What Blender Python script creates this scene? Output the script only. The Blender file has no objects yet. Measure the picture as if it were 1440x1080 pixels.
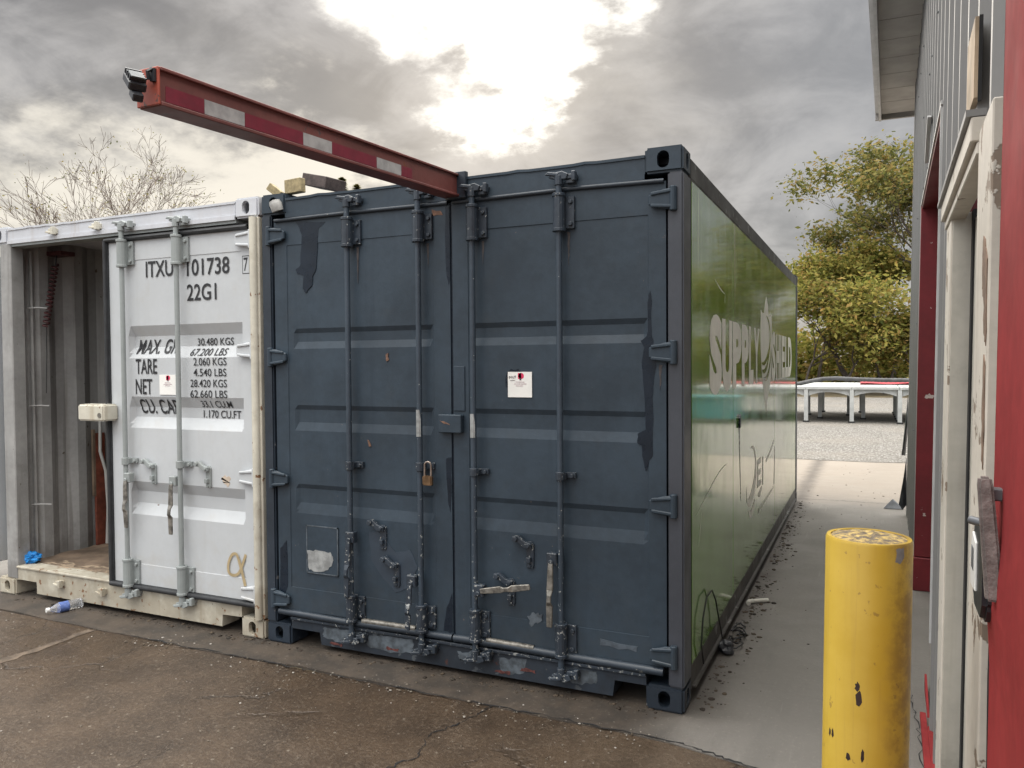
import bpy, bmesh, math, random
from mathutils import Vector, Matrix, noise as mnoise

random.seed(7)
S = bpy.context.scene
C = S.collection
R = math.radians

# ------------------------------------------------------------------ camera
CAM = Vector((0.7647, -3.5348, 1.6131))
yaw, pitch, roll, FPX = 0.42871, -0.02653, -0.007175, 1102.3
f = Vector((-math.sin(yaw) * math.cos(pitch), math.cos(yaw) * math.cos(pitch), math.sin(pitch)))
r0 = Vector((math.cos(yaw), math.sin(yaw), 0))
u0 = r0.cross(f)
rr = r0 * math.cos(roll) + u0 * math.sin(roll)
uu = -r0 * math.sin(roll) + u0 * math.cos(roll)
cd = bpy.data.cameras.new('camera')
cam = bpy.data.objects.new('camera', cd)
C.objects.link(cam)
M3 = Matrix((rr, uu, -f)).transposed()
cam.matrix_world = Matrix.Translation(CAM) @ M3.to_4x4()
cd.sensor_width = 36
cd.lens = FPX / 1440 * 36
cd.clip_start = 0.02
cd.clip_end = 2000
S.camera = cam

# ------------------------------------------------------------------ node helper
class N:
    def __init__(s, nt):
        s.nt = nt
    def new(s, t, **kw):
        n = s.nt.nodes.new(t)
        for k, v in kw.items():
            setattr(n, k, v)
        return n
    def put(s, sock, v):
        if hasattr(v, 'is_linked'):
            s.nt.links.new(v, sock)
        else:
            if isinstance(v, (tuple, list)) and len(v) == 3 and sock.type == 'RGBA':
                v = (*v, 1)
            if sock.type == 'RGBA' and isinstance(v, (int, float)):
                v = (v, v, v, 1)
            sock.default_value = v
    def math(s, op, a, b=0.0, c=None, clamp=False):
        n = s.new('ShaderNodeMath', operation=op, use_clamp=clamp)
        s.put(n.inputs[0], a); s.put(n.inputs[1], b)
        if c is not None: s.put(n.inputs[2], c)
        return n.outputs[0]
    def vmath(s, op, a, b=(0, 0, 0)):
        n = s.new('ShaderNodeVectorMath', operation=op)
        s.put(n.inputs[0], a); s.put(n.inputs[1], b)
        return n.outputs['Value'] if op in ('DOT_PRODUCT', 'LENGTH') else n.outputs[0]
    def scale(s, v, sc):
        return s.vmath('MULTIPLY', v, sc)
    def mix(s, fac, a, b, mode='MIX'):
        n = s.new('ShaderNodeMix', data_type='RGBA', blend_type=mode)
        s.put(n.inputs[0], fac); s.put(n.inputs[6], a); s.put(n.inputs[7], b)
        return n.outputs[2]
    def noise(s, vec, sc, det=4, rough=0.55, dist=0.0):
        n = s.new('ShaderNodeTexNoise')
        s.put(n.inputs['Vector'], vec)
        n.inputs['Scale'].default_value = sc; n.inputs['Detail'].default_value = det
        n.inputs['Roughness'].default_value = rough; n.inputs['Distortion'].default_value = dist
        return n.outputs[0]
    def voro(s, vec, sc, feature='F1', out='Distance'):
        n = s.new('ShaderNodeTexVoronoi', feature=feature)
        s.put(n.inputs['Vector'], vec); n.inputs['Scale'].default_value = sc
        return n.outputs[out]
    def ss(s, v, a, b):
        n = s.new('ShaderNodeMapRange', interpolation_type='SMOOTHSTEP')
        s.put(n.inputs[0], v); n.inputs[1].default_value = a; n.inputs[2].default_value = b
        return n.outputs[0]
    def lin(s, v, a, b, c=0.0, d=1.0):
        n = s.new('ShaderNodeMapRange')
        s.put(n.inputs[0], v)
        for i, q in enumerate((a, b, c, d)): n.inputs[i + 1].default_value = q
        return n.outputs[0]
    def xyz(s, v):
        n = s.new('ShaderNodeSeparateXYZ'); s.put(n.inputs[0], v)
        return n.outputs
    def comb(s, x, y, z):
        n = s.new('ShaderNodeCombineXYZ')
        s.put(n.inputs[0], x); s.put(n.inputs[1], y); s.put(n.inputs[2], z)
        return n.outputs[0]
    def bump(s, h, strength=0.3, dist=0.01):
        n = s.new('ShaderNodeBump')
        s.put(n.inputs['Height'], h); n.inputs['Strength'].default_value = strength; n.inputs['Distance'].default_value = dist
        return n.outputs[0]

# ------------------------------------------------------------------ world / sun
SUN_EL, SUN_AZ_DIR = R(21), Vector((-0.42, 0.84, 0)).normalized()
w = bpy.data.worlds.new('World'); S.world = w
w.use_nodes = True
wn = N(w.node_tree)
for n in list(w.node_tree.nodes): w.node_tree.nodes.remove(n)
wo = wn.new('ShaderNodeOutputWorld'); bg = wn.new('ShaderNodeBackground')
w.node_tree.links.new(bg.outputs[0], wo.inputs[0])
bg.inputs[1].default_value = 0.1
sky = wn.new('ShaderNodeTexSky', sky_type='NISHITA', sun_disc=False)
sky.sun_elevation = SUN_EL
sky.sun_rotation = math.atan2(SUN_AZ_DIR.x, SUN_AZ_DIR.y)
tc = wn.new('ShaderNodeTexCoord')
D = tc.outputs['Generated']
dx, dy, dz = wn.xyz(D)
den = wn.math('ADD', wn.math('MAXIMUM', dz, 0.0), 0.34)
cv = wn.comb(wn.math('DIVIDE', dx, den), wn.math('DIVIDE', dy, den), dz)
n1 = wn.noise(wn.vmath('ADD', cv, (3.1, 1.7, 0)), 2.3, 9, 0.56, 0.6)
n2 = wn.noise(wn.vmath('ADD', cv, (9.3, 4.2, 1)), 5.6, 8, 0.6, 0.5)
nn = wn.math('ADD', wn.math('MULTIPLY', n1, 0.62), wn.math('MULTIPLY', n2, 0.38))
wv_ = wn.new('ShaderNodeTexNoise'); wn.put(wv_.inputs['Vector'], cv)
wv_.inputs['Scale'].default_value = 3.6; wv_.inputs['Detail'].default_value = 7; wv_.inputs['Roughness'].default_value = 0.62
DW = wn.vmath('ADD', D, wn.scale(wn.vmath('SUBTRACT', wv_.outputs['Color'], (0.5, 0.5, 0.5)), (0.36, 0.36, 0.36)))
DW = wn.vmath('NORMALIZE', DW)
def spot(d, s):
    d = Vector(d).normalized()
    dt = wn.vmath('DOT_PRODUCT', DW, tuple(d))
    return wn.math('EXPONENT', wn.math('DIVIDE', wn.math('SUBTRACT', dt, 1.0), s))
def addall(L):
    a = L[0]
    for b in L[1:]: a = wn.math('ADD', a, b)
    return a
g = addall([spot((-0.415, 0.83, 0.41), 0.0042), spot((-0.405, 0.855, 0.33), 0.0024), spot((-0.34, 0.865, 0.40), 0.0040), spot((-0.50, 0.765, 0.43), 0.0030), spot((-0.37, 0.82, 0.46), 0.006)])
gl = addall([spot((-0.635, 0.737, 0.225), 0.0030), spot((-0.585, 0.77, 0.215), 0.0026), spot((-0.80, 0.56, 0.18), 0.0060), spot((-0.72, 0.66, 0.16), 0.004)])
ragged = wn.math('MULTIPLY', wn.math('SUBTRACT', nn, 0.5), 3.6)
gm = wn.ss(wn.math('ADD', wn.math('MULTIPLY', g, 0.82), ragged), 0.45, 1.25)
glm = wn.ss(wn.math('ADD', wn.math('MULTIPLY', gl, 0.9), wn.math('MULTIPLY', ragged, 0.45)), 0.1, 1.0)
base = wn.mix(wn.ss(nn, 0.40, 0.62), (0.205, 0.198, 0.198), (0.53, 0.51, 0.495))
base = wn.mix(wn.math('MULTIPLY', wn.ss(dx, -0.35, 0.05), 0.5), base, (0.42, 0.43, 0.445))
halo = wn.math('MULTIPLY', wn.math('ADD', spot((-0.36, 0.86, 0.36), 0.012), spot((-0.7, 0.67, 0.12), 0.022)), 0.6)
base = wn.mix(wn.math('MINIMUM', halo, 0.75), base, (0.74, 0.69, 0.61))
col = wn.mix(wn.math('MULTIPLY', glm, 0.9), base, (1.0, 0.93, 0.80))
col = wn.mix(gm, col, (1.5, 1.44, 1.32))
# sky out of view, overhead and behind the photographer, brightened to light the scene
fw_ = wn.vmath('DOT_PRODUCT', D, (-0.40, 0.88, 0.25))
back = wn.math('SUBTRACT', 1.0, wn.ss(fw_, 0.15, 0.70))
colb = wn.mix(back, col, wn.mix(wn.ss(nn, 0.35, 0.65), (1.35, 1.37, 1.42), (2.0, 2.0, 2.0)))
colb = wn.mix(wn.math('MULTIPLY', back, wn.math('SUBTRACT', 1.0, wn.ss(dz, 0.05, 0.35))), colb, (0.62, 0.64, 0.68))
zen = wn.ss(dz, 0.52, 0.80)
colb = wn.mix(zen, colb, wn.mix(wn.ss(nn, 0.35, 0.65), (5.0, 4.95, 4.75), (7.0, 6.7, 6.3)))
colb = wn.mix(wn.ss(dz, -0.02, -0.1), colb, (0.1, 0.095, 0.09))
colb = wn.scale(colb, (10.0, 10.0, 10.0))
fin = wn.mix(0.93, sky.outputs[0], colb)
w.node_tree.links.new(fin, bg.inputs[0])

sl = bpy.data.lights.new('sun', 'SUN'); sl.energy = 0.9; sl.angle = R(14); sl.color = (1, 0.93, 0.82)
so = bpy.data.objects.new('sun', sl); C.objects.link(so)
sd = Vector((SUN_AZ_DIR.x * math.cos(SUN_EL), SUN_AZ_DIR.y * math.cos(SUN_EL), math.sin(SUN_EL)))
so.rotation_euler = sd.to_track_quat('Z', 'Y').to_euler()
S.view_settings.view_transform = 'Standard'; S.view_settings.look = 'None'
S.view_settings.exposure = 0; S.view_settings.gamma = 1; S.view_settings.use_curve_mapping = False

# ------------------------------------------------------------------ mesh helper
class MB:
    def __init__(s):
        s.v = []; s.f = []
    def add(s, vs, fs):
        o = len(s.v); s.v += [tuple(v) for v in vs]; s.f += [tuple(i + o for i in q) for q in fs]
        return s
    def box(s, x0, x1, y0, y1, z0, z1):
        x0, x1 = sorted((x0, x1)); y0, y1 = sorted((y0, y1)); z0, z1 = sorted((z0, z1))
        vs = [(x, y, z) for z in (z0, z1) for y in (y0, y1) for x in (x0, x1)]
        return s.add(vs, [(0, 2, 3, 1), (4, 5, 7, 6), (0, 1, 5, 4), (2, 6, 7, 3), (0, 4, 6, 2), (1, 3, 7, 5)])
    def prism(s, poly, fn, a, b):
        """poly: 2-D outline, fn(p, q, d) -> xyz, extruded from d=a to d=b"""
        n = len(poly)
        vs = [fn(p, q, a) for p, q in poly] + [fn(p, q, b) for p, q in poly]
        fs = [tuple(range(n - 1, -1, -1)), tuple(range(n, 2 * n))]
        fs += [(i, (i + 1) % n, n + (i + 1) % n, n + i) for i in range(n)]
        return s.add(vs, fs)
    def tube(s, pts, r, n=10, caps=True):
        pts = [Vector(p) for p in pts]
        rs = r if isinstance(r, (list, tuple)) else [r] * len(pts)
        vs = []; fs = []
        prev = None
        for i, p in enumerate(pts):
            t = (pts[min(i + 1, len(pts) - 1)] - pts[max(i - 1, 0)]).normalized()
            if prev is None:
                a = Vector((0, 0, 1)) if abs(t.z) < 0.9 else Vector((1, 0, 0))
                x = t.cross(a).normalized()
            else:
                x = (prev - t * prev.dot(t)).normalized()
            prev = x; y = t.cross(x)
            for k in range(n):
                an = 2 * math.pi * k / n
                vs.append(p + (x * math.cos(an) + y * math.sin(an)) * rs[i])
        m = len(pts)
        for i in range(m - 1):
            for k in range(n):
                k2 = (k + 1) % n
                fs.append((i * n + k, i * n + k2, (i + 1) * n + k2, (i + 1) * n + k))
        if caps:
            fs.append(tuple(range(n - 1, -1, -1))); fs.append(tuple((m - 1) * n + k for k in range(n)))
        return s.add(vs, fs)
    def lathe(s, prof, n=24, c=(0, 0, 0)):
        vs = []; fs = []
        for r, z in prof:
            for k in range(n):
                a = 2 * math.pi * k / n
                vs.append((c[0] + r * math.cos(a), c[1] + r * math.sin(a), c[2] + z))
        for i in range(len(prof) - 1):
            for k in range(n):
                k2 = (k + 1) % n
                fs.append((i * n + k, i * n + k2, (i + 1) * n + k2, (i + 1) * n + k))
        fs.append(tuple(range(n - 1, -1, -1))); fs.append(tuple((len(prof) - 1) * n + k for k in range(n)))
        return s.add(vs, fs)
    def grid(s, xs, zs, fn):
        nx = len(xs)
        vs = [fn(x, z) for z in zs for x in xs]
        fs = [(j * nx + i, j * nx + i + 1, (j + 1) * nx + i + 1, (j + 1) * nx + i) for j in range(len(zs) - 1) for i in range(nx - 1)]
        return s.add(vs, fs)
    def xf(s, M):
        s.v = [tuple(M @ Vector(v)) for v in s.v]; return s
    def build(s, name, mat, parent=None, bevel=0.0, smooth=False, origin=None, seg=1, weld=False):
        me = bpy.data.meshes.new(name)
        off = Vector((0, 0, 0))
        if origin is not None: off = Vector(origin)
        elif parent is not None: off = Vector(parent.get('_o', (0, 0, 0)))
        me.from_pydata([tuple(Vector(v) - off) for v in s.v], [], s.f)
        me.update()
        if bevel or weld:
            bm = bmesh.new(); bm.from_mesh(me)
            bmesh.ops.remove_doubles(bm, verts=bm.verts, dist=1e-5)
            if bevel:
                bmesh.ops.recalc_face_normals(bm, faces=bm.faces)
                es = [e for e in bm.edges if len(e.link_faces) == 2 and e.calc_face_angle(0) > 0.7]
                bmesh.ops.bevel(bm, geom=es, offset=bevel, segments=seg, affect='EDGES', clamp_overlap=True)
            bm.to_mesh(me); bm.free()
        else:
            bm = bmesh.new(); bm.from_mesh(me)
            bmesh.ops.recalc_face_normals(bm, faces=bm.faces)
            bm.to_mesh(me); bm.free()
        if smooth:
            for p in me.polygons: p.use_smooth = True
            try: me.set_sharp_from_angle(angle=R(40))
            except Exception: pass
        me.materials.append(mat)
        o = bpy.data.objects.new(name, me); C.objects.link(o)
        if origin is not None: o.location = off
        if parent is not None:
            o.parent = parent; o['_o'] = tuple(off)
        return o

def thing(name, label, cat, loc=(0, 0, 0), group=None):
    o = bpy.data.objects.new(name, None); C.objects.link(o); o.location = loc
    o.empty_display_size = 0.2
    o['_o'] = tuple(loc); o['label'] = label; o['category'] = cat
    if group: o['group'] = group
    return o
def tag(o, label, cat, group=None):
    o['label'] = label; o['category'] = cat
    if group: o['group'] = group
    return o
def kind(o, k):
    o['kind'] = k; return o
FRONT = lambda p, q, d: (p, d, q)      # outline in x,z, depth along y
SIDE = lambda p, q, d: (d, p, q)       # outline in y,z, depth along x

# ------------------------------------------------------------------ materials
def mat_new(name):
    m = bpy.data.materials.new(name); m.use_nodes = True
    nt = m.node_tree; k = N(nt)
    b = nt.nodes['Principled BSDF']
    return m, k, b
def coords(k, kindc='Object'):
    return k.new('ShaderNodeTexCoord').outputs[kindc]
def simple(name, col, rough=0.6, metal=0.0, var=0.25, sc=6, bump=0.0, spec=0.5):
    m, k, b = mat_new(name)
    v = coords(k); n = k.noise(v, sc, 5, 0.6)
    lo = tuple(c * (1 - var) for c in col); hi = tuple(min(1, c * (1 + var)) for c in col)
    k.put(b.inputs['Base Color'], k.mix(k.ss(n, 0.3, 0.7), lo, hi))
    k.put(b.inputs['Roughness'], k.lin(k.noise(v, sc * 2.3, 4), 0.3, 0.7, rough - 0.1, rough + 0.1))
    b.inputs['Metallic'].default_value = metal
    b.inputs['Specular IOR Level'].default_value = spec
    if bump: k.put(b.inputs['Normal'], k.bump(k.noise(v, sc * 6, 5), bump, 0.01))
    return m
def paint(name, col, rough=0.42, var=0.16, spec=0.5, chips=None, chip_amt=0.66, chip_sc=22, rust=None, rust_amt=0.7, streak=0.0, streak_col=(0.05, 0.045, 0.04), low=0.0, bump=0.12, dirt=0.0, dirt_col=(0.06, 0.05, 0.04)):
    m, k, b = mat_new(name)
    v = coords(k); x, y, z = k.xyz(v)
    n = k.noise(v, 2.2, 6, 0.6); nf = k.noise(v, 30, 4, 0.6)
    lo = tuple(c * (1 - var) for c in col); hi = tuple(c * (1 + var) for c in col)
    c = k.mix(k.ss(k.math('ADD', k.math('MULTIPLY', n, 0.75), k.math('MULTIPLY', nf, 0.25)), 0.33, 0.67), lo, hi)
    ro = k.lin(k.noise(v, 5, 5), 0.3, 0.7, rough - 0.08, rough + 0.1)
    if streak:
        sv = k.comb(k.math('MULTIPLY', x, 16), k.math('MULTIPLY', y, 16), k.math('MULTIPLY', z, 0.7))
        sn = k.noise(sv, 1.0, 5, 0.6)
        c = k.mix(k.math('MULTIPLY', k.ss(sn, 0.52, 0.75), streak), c, streak_col)
    if dirt:
        dn = k.noise(v, 7, 6, 0.65)
        lowm = k.math('SUBTRACT', 1.0, k.ss(z, 0.05, 0.55))
        c = k.mix(k.math('MULTIPLY', k.ss(k.math('ADD', dn, k.math('MULTIPLY', lowm, 0.3)), 0.5, 0.85), dirt), c, dirt_col)
    h = nf
    if rust:
        rn = k.noise(k.vmath('ADD', v, (5, 3, 1)), 9, 8, 0.7)
        rn = k.math('ADD', rn, k.math('MULTIPLY', k.math('SUBTRACT', 1.0, k.ss(z, 0.0, 0.7)), low))
        rm = k.ss(rn, rust_amt, rust_amt + 0.06)
        c = k.mix(rm, c, k.mix(k.noise(v, 40, 3), tuple(q * 0.6 for q in rust), rust))
        ro = k.mix(rm, ro, 0.85)
    if chips:
        cn = k.noise(v, chip_sc, 5, 0.62)
        cn = k.math('ADD', cn, k.math('MULTIPLY', k.math('SUBTRACT', 1.0, k.ss(z, 0.1, 1.6)), low))
        cm = k.ss(cn, chip_amt, chip_amt + 0.015)
        c = k.mix(cm, c, chips)
        h = k.math('SUBTRACT', h, k.math('MULTIPLY', cm, 1.5))
    k.put(b.inputs['Base Color'], c); k.put(b.inputs['Roughness'], ro)
    k.put(b.inputs['Normal'], k.bump(h, bump, 0.004))
    b.inputs['Specular IOR Level'].default_value = spec
    return m

BLUE = (0.031, 0.047, 0.065)
M = {}
M['blue'] = paint('blue_grey_paint', BLUE, 0.45, 0.22, spec=0.36, chips=(0.12, 0.10, 0.09), chip_amt=0.725, chip_sc=30, streak=0.45, streak_col=(0.021, 0.034, 0.05), bump=0.2, dirt=0.3, dirt_col=(0.045, 0.05, 0.052))
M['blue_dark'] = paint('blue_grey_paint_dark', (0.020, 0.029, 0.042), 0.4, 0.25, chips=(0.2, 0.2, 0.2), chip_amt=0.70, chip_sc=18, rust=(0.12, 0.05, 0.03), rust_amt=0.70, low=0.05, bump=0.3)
M['blue_worn'] = paint('blue_grey_paint_worn', (0.026, 0.036, 0.05), 0.4, 0.3, chips=(0.30, 0.31, 0.30), chip_amt=0.645, chip_sc=58, rust=(0.09, 0.05, 0.035), rust_amt=0.70, low=0.05, bump=0.45)
M['blue_rod'] = paint('blue_grey_paint_rod', (0.036, 0.052, 0.072), 0.38, 0.2, chips=(0.36, 0.38, 0.37), chip_amt=0.685, chip_sc=48, low=0.09, bump=0.3)
M['blue_sill'] = paint('blue_grey_paint_sill', (0.022, 0.032, 0.046), 0.45, 0.3, spec=0.3, chips=(0.075, 0.085, 0.095), chip_amt=0.66, chip_sc=12, rust=(0.10, 0.045, 0.035), rust_amt=0.66, low=0.03, bump=0.3, dirt=0.15)
M['blue_gasket'] = paint('painted_over_gasket', (0.024, 0.034, 0.047), 0.4, 0.3, chips=(0.26, 0.26, 0.24), chip_amt=0.70, chip_sc=14, low=0.03, bump=0.3)
M['drip'] = simple('fresh_dark_paint', (0.010, 0.016, 0.026), 0.3, var=0.2, sc=8, spec=0.3)
M['patch'] = simple('pale_blue_paint', (0.078, 0.095, 0.112), 0.5, var=0.45, sc=22)
M['bare'] = simple('bare_undercoat', (0.27, 0.28, 0.28), 0.6, var=0.3, sc=20)
M['orange_rust'] = simple('rusty_scrape', (0.17, 0.095, 0.065), 0.8, var=0.4, sc=40)
M['steel_worn'] = simple('worn_steel', (0.20, 0.19, 0.17), 0.45, 0.6, var=0.5, sc=30)
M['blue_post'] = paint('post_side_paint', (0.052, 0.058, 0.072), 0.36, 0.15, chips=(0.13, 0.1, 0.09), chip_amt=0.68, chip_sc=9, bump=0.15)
M['dark_rail'] = paint('dark_rail_paint', (0.040, 0.040, 0.038), 0.5, 0.35, chips=(0.17, 0.17, 0.16), chip_amt=0.62, chip_sc=9, rust=(0.10, 0.055, 0.04), rust_amt=0.66, bump=0.3, dirt=0.4)
WHITE = (0.49, 0.515, 0.535)
M['white'] = paint('white_door_paint', WHITE, 0.4, 0.05, chips=(0.30, 0.20, 0.12), chip_amt=0.75, chip_sc=30, streak=0.22, streak_col=(0.40, 0.40, 0.39), bump=0.1, dirt=0.25, dirt_col=(0.38, 0.34, 0.27))
M['white_rod'] = paint('galvanised_rod', (0.26, 0.285, 0.285), 0.42, 0.12, chips=(0.25, 0.22, 0.18), chip_amt=0.72, chip_sc=22, streak=0.3, streak_col=(0.28, 0.28, 0.26), bump=0.15)
M['white_header'] = paint('white_header_paint', (0.52, 0.54, 0.58), 0.5, 0.08, chips=(0.22, 0.14, 0.09), chip_amt=0.71, chip_sc=16, streak=0.3, streak_col=(0.36, 0.30, 0.24), rust=(0.24, 0.11, 0.05), rust_amt=0.74, bump=0.15)
M['cream'] = paint('aged_white_paint', (0.55, 0.53, 0.45), 0.5, 0.12, chips=(0.20, 0.11, 0.06), chip_amt=0.665, chip_sc=16, streak=0.5, streak_col=(0.33, 0.26, 0.16), rust=(0.30, 0.13, 0.05), rust_amt=0.68, low=0.04, bump=0.25, dirt=0.5, dirt_col=(0.2, 0.15, 0.09))
M['rubber'] = simple('black_rubber', (0.022, 0.024, 0.027), 0.55, var=0.3, sc=14)
M['inner'] = paint('grey_inner_wall', (0.29, 0.29, 0.285), 0.6, 0.18, chips=(0.10, 0.08, 0.06), chip_amt=0.69, chip_sc=10, streak=0.65, streak_col=(0.12, 0.11, 0.10), bump=0.25, dirt=0.4)
M['ply'] = simple('worn_plywood_floor', (0.17, 0.125, 0.09), 0.7, var=0.45, sc=5, bump=0.2)
M['black_ink'] = simple('black_lettering', (0.018, 0.019, 0.022), 0.5, var=0.2)
M['silver_ink'] = simple('pale_grey_lettering', (0.84, 0.82, 0.74), 0.5, var=0.10, sc=3)
M['paper'] = simple('white_paper', (0.80, 0.80, 0.77), 0.6, var=0.04)
M['pink_ink'] = simple('crimson_ink', (0.62, 0.03, 0.10), 0.5, var=0.1)
M['navy_ink'] = simple('dark_ink', (0.05, 0.03, 0.05), 0.5, var=0.1)
M['grey_ink'] = simple('grey_ink', (0.5, 0.40, 0.42), 0.6, var=0.1)
M['brass'] = simple('weathered_brass', (0.20, 0.125, 0.07), 0.38, 0.7, var=0.35, sc=30)
M['shackle'] = simple('dull_steel_shackle', (0.28, 0.23, 0.20), 0.35, 0.7, var=0.3, sc=40)
M['dark'] = simple('dark_void', (0.012, 0.012, 0.013), 0.8, var=0.2)
M['beam'] = paint('red_oxide_beam', (0.135, 0.040, 0.034), 0.5, 0.25, chips=(0.09, 0.05, 0.05), chip_amt=0.66, chip_sc=14, rust=(0.20, 0.07, 0.03), rust_amt=0.64, bump=0.25)
M['tape_red'] = simple('red_reflective_tape', (0.16, 0.012, 0.028), 0.4, var=0.15, sc=20)
M['tape_white'] = simple('white_reflective_tape', (0.33, 0.33, 0.33), 0.5, var=0.22, sc=16)
M['lamp'] = simple('black_lamp_body', (0.02, 0.022, 0.027), 0.4, var=0.2)
M['lens'] = simple('pale_lamp_glass', (0.07, 0.08, 0.085), 0.5, var=0.15)
M['pine'] = simple('cut_pine', (0.30, 0.245, 0.135), 0.7, var=0.3, sc=40, bump=0.2)
M['old_wood'] = simple('dark_old_wood', (0.075, 0.058, 0.055), 0.8, var=0.35, sc=30, bump=0.2)
M['grey_cup'] = simple('grey_plastic', (0.30, 0.30, 0.29), 0.5, var=0.25, sc=20)
M['glove'] = simple('blue_nitrile', (0.02, 0.21, 0.55), 0.4, var=0.3, sc=30)
M['cap'] = simple('white_cap_plastic', (0.72, 0.72, 0.70), 0.4, var=0.05)
M['label_blue'] = simple('blue_bottle_label', (0.10, 0.16, 0.40), 0.4, var=0.3, sc=50)
M['red_coil'] = simple('dull_red_coil', (0.07, 0.022, 0.024), 0.6, var=0.3, sc=40)
M['red_board'] = simple('rust_red_board', (0.17, 0.045, 0.026), 0.7, var=0.4, sc=12)
M['conduit'] = simple('pale_conduit', (0.42, 0.42, 0.40), 0.45, var=0.15)
M['pvc'] = simple('pale_pvc', (0.62, 0.60, 0.54), 0.4, var=0.12, sc=20)
M['cable'] = simple('black_cable', (0.012, 0.012, 0.013), 0.5, var=0.3)
M['graffiti'] = simple('tan_spray_paint', (0.42, 0.33, 0.19), 0.6, var=0.2, sc=10)
def glassy():
    m, k, b = mat_new('clear_bottle_plastic')
    b.inputs['Base Color'].default_value = (0.95, 0.97, 1, 1)
    b.inputs['Roughness'].default_value = 0.08; b.inputs['IOR'].default_value = 1.3
    b.inputs['Transmission Weight'].default_value = 0.85
    return m
M['clear'] = glassy()
def green_panel():
    m, k, b = mat_new('glossy_green_panel')
    v = coords(k); x, y, z = k.xyz(v)
    n = k.noise(v, 1.1, 5, 0.6)
    c = k.mix(k.ss(n, 0.3, 0.7), (0.115, 0.255, 0.030), (0.165, 0.315, 0.055))
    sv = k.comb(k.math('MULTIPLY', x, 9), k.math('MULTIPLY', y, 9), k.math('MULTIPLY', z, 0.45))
    fade_reflect = k.math('MULTIPLY', k.ss(k.noise(sv, 1.2, 6, 0.65), 0.46, 0.74), k.ss(z, 1.35, 2.3))  # faded streaks plus a pale reflection painted into the upper panel colour
    c = k.mix(k.math('MULTIPLY', fade_reflect, 0.8), c, (0.46, 0.50, 0.38))
    dirt = k.math('MULTIPLY', k.ss(k.noise(v, 6, 6, 0.7), 0.45, 0.8), k.math('SUBTRACT', 1.0, k.ss(z, 0.2, 1.0)))
    c = k.mix(k.math('MULTIPLY', dirt, 0.6), c, (0.09, 0.08, 0.05))
    scr = k.noise(k.comb(k.math('MULTIPLY', x, 1), k.math('MULTIPLY', y, 3), k.math('MULTIPLY', z, 30)), 1.5, 4, 0.7)
    c = k.mix(k.math('MULTIPLY', k.ss(scr, 0.62, 0.7), 0.22), c, (0.3, 0.33, 0.22))
    k.put(b.inputs['Base Color'], c)
    k.put(b.inputs['Roughness'], k.lin(k.noise(v, 4, 5), 0.3, 0.7, 0.06, 0.2))
    b.inputs['IOR'].default_value = 1.55
    b.inputs['Coat Weight'].default_value = 0.45; b.inputs['Coat Roughness'].default_value = 0.05; b.inputs['Coat IOR'].default_value = 1.55
    wv = k.noise(k.comb(x, k.math('MULTIPLY', y, 3.0), k.math('MULTIPLY', z, 1.2)), 2.4, 2, 0.5)
    k.put(b.inputs['Normal'], k.bump(wv, 0.06, 0.02))
    return m
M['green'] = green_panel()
M['siding'] = paint('galvalume_siding', (0.205, 0.203, 0.20), 0.42, 0.06, streak=0.18, streak_col=(0.26, 0.26, 0.26), bump=0.06)
M['soffit'] = simple('grey_soffit', (0.33, 0.31, 0.29), 0.6, var=0.12, sc=3)
M['fascia'] = simple('pale_fascia', (0.5, 0.5, 0.5), 0.5, var=0.1)
M['red_steel'] = paint('red_door_steel', (0.25, 0.030, 0.032), 0.75, 0.2, spec=0.15, chips=(0.30, 0.2, 0.19), chip_amt=0.72, chip_sc=8, bump=0.12)
M['red_jamb'] = paint('dark_red_jamb', (0.165, 0.012, 0.018), 0.5, 0.2, chips=(0.5, 0.42, 0.4), chip_amt=0.685, chip_sc=9, bump=0.12)
M['trim'] = paint('peeling_white_trim', (0.55, 0.51, 0.45), 0.6, 0.12, chips=(0.22, 0.17, 0.13), chip_amt=0.60, chip_sc=7, streak=0.35, streak_col=(0.30, 0.26, 0.21), bump=0.35)
M['door_slab'] = paint('dirty_door_paint', (0.45, 0.43, 0.38), 0.5, 0.12, streak=0.4, streak_col=(0.28, 0.25, 0.2), bump=0.1, dirt=0.3)
M['bare_board'] = simple('weathered_bare_wood', (0.18, 0.12, 0.085), 0.8, var=0.35, sc=20, bump=0.3)
M['tan_flap'] = simple('tan_board', (0.42, 0.32, 0.22), 0.7, var=0.25, sc=9)
M['grey_wood'] = simple('grey_weathered_handle', (0.19, 0.165, 0.155), 0.6, var=0.4, sc=26, bump=0.25)
M['caution'] = simple('yellow_notice', (0.62, 0.40, 0.10), 0.5, var=0.1)
M['sticker_blue'] = simple('blue_sticker_ink', (0.04, 0.16, 0.45), 0.5, var=0.1)
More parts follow.
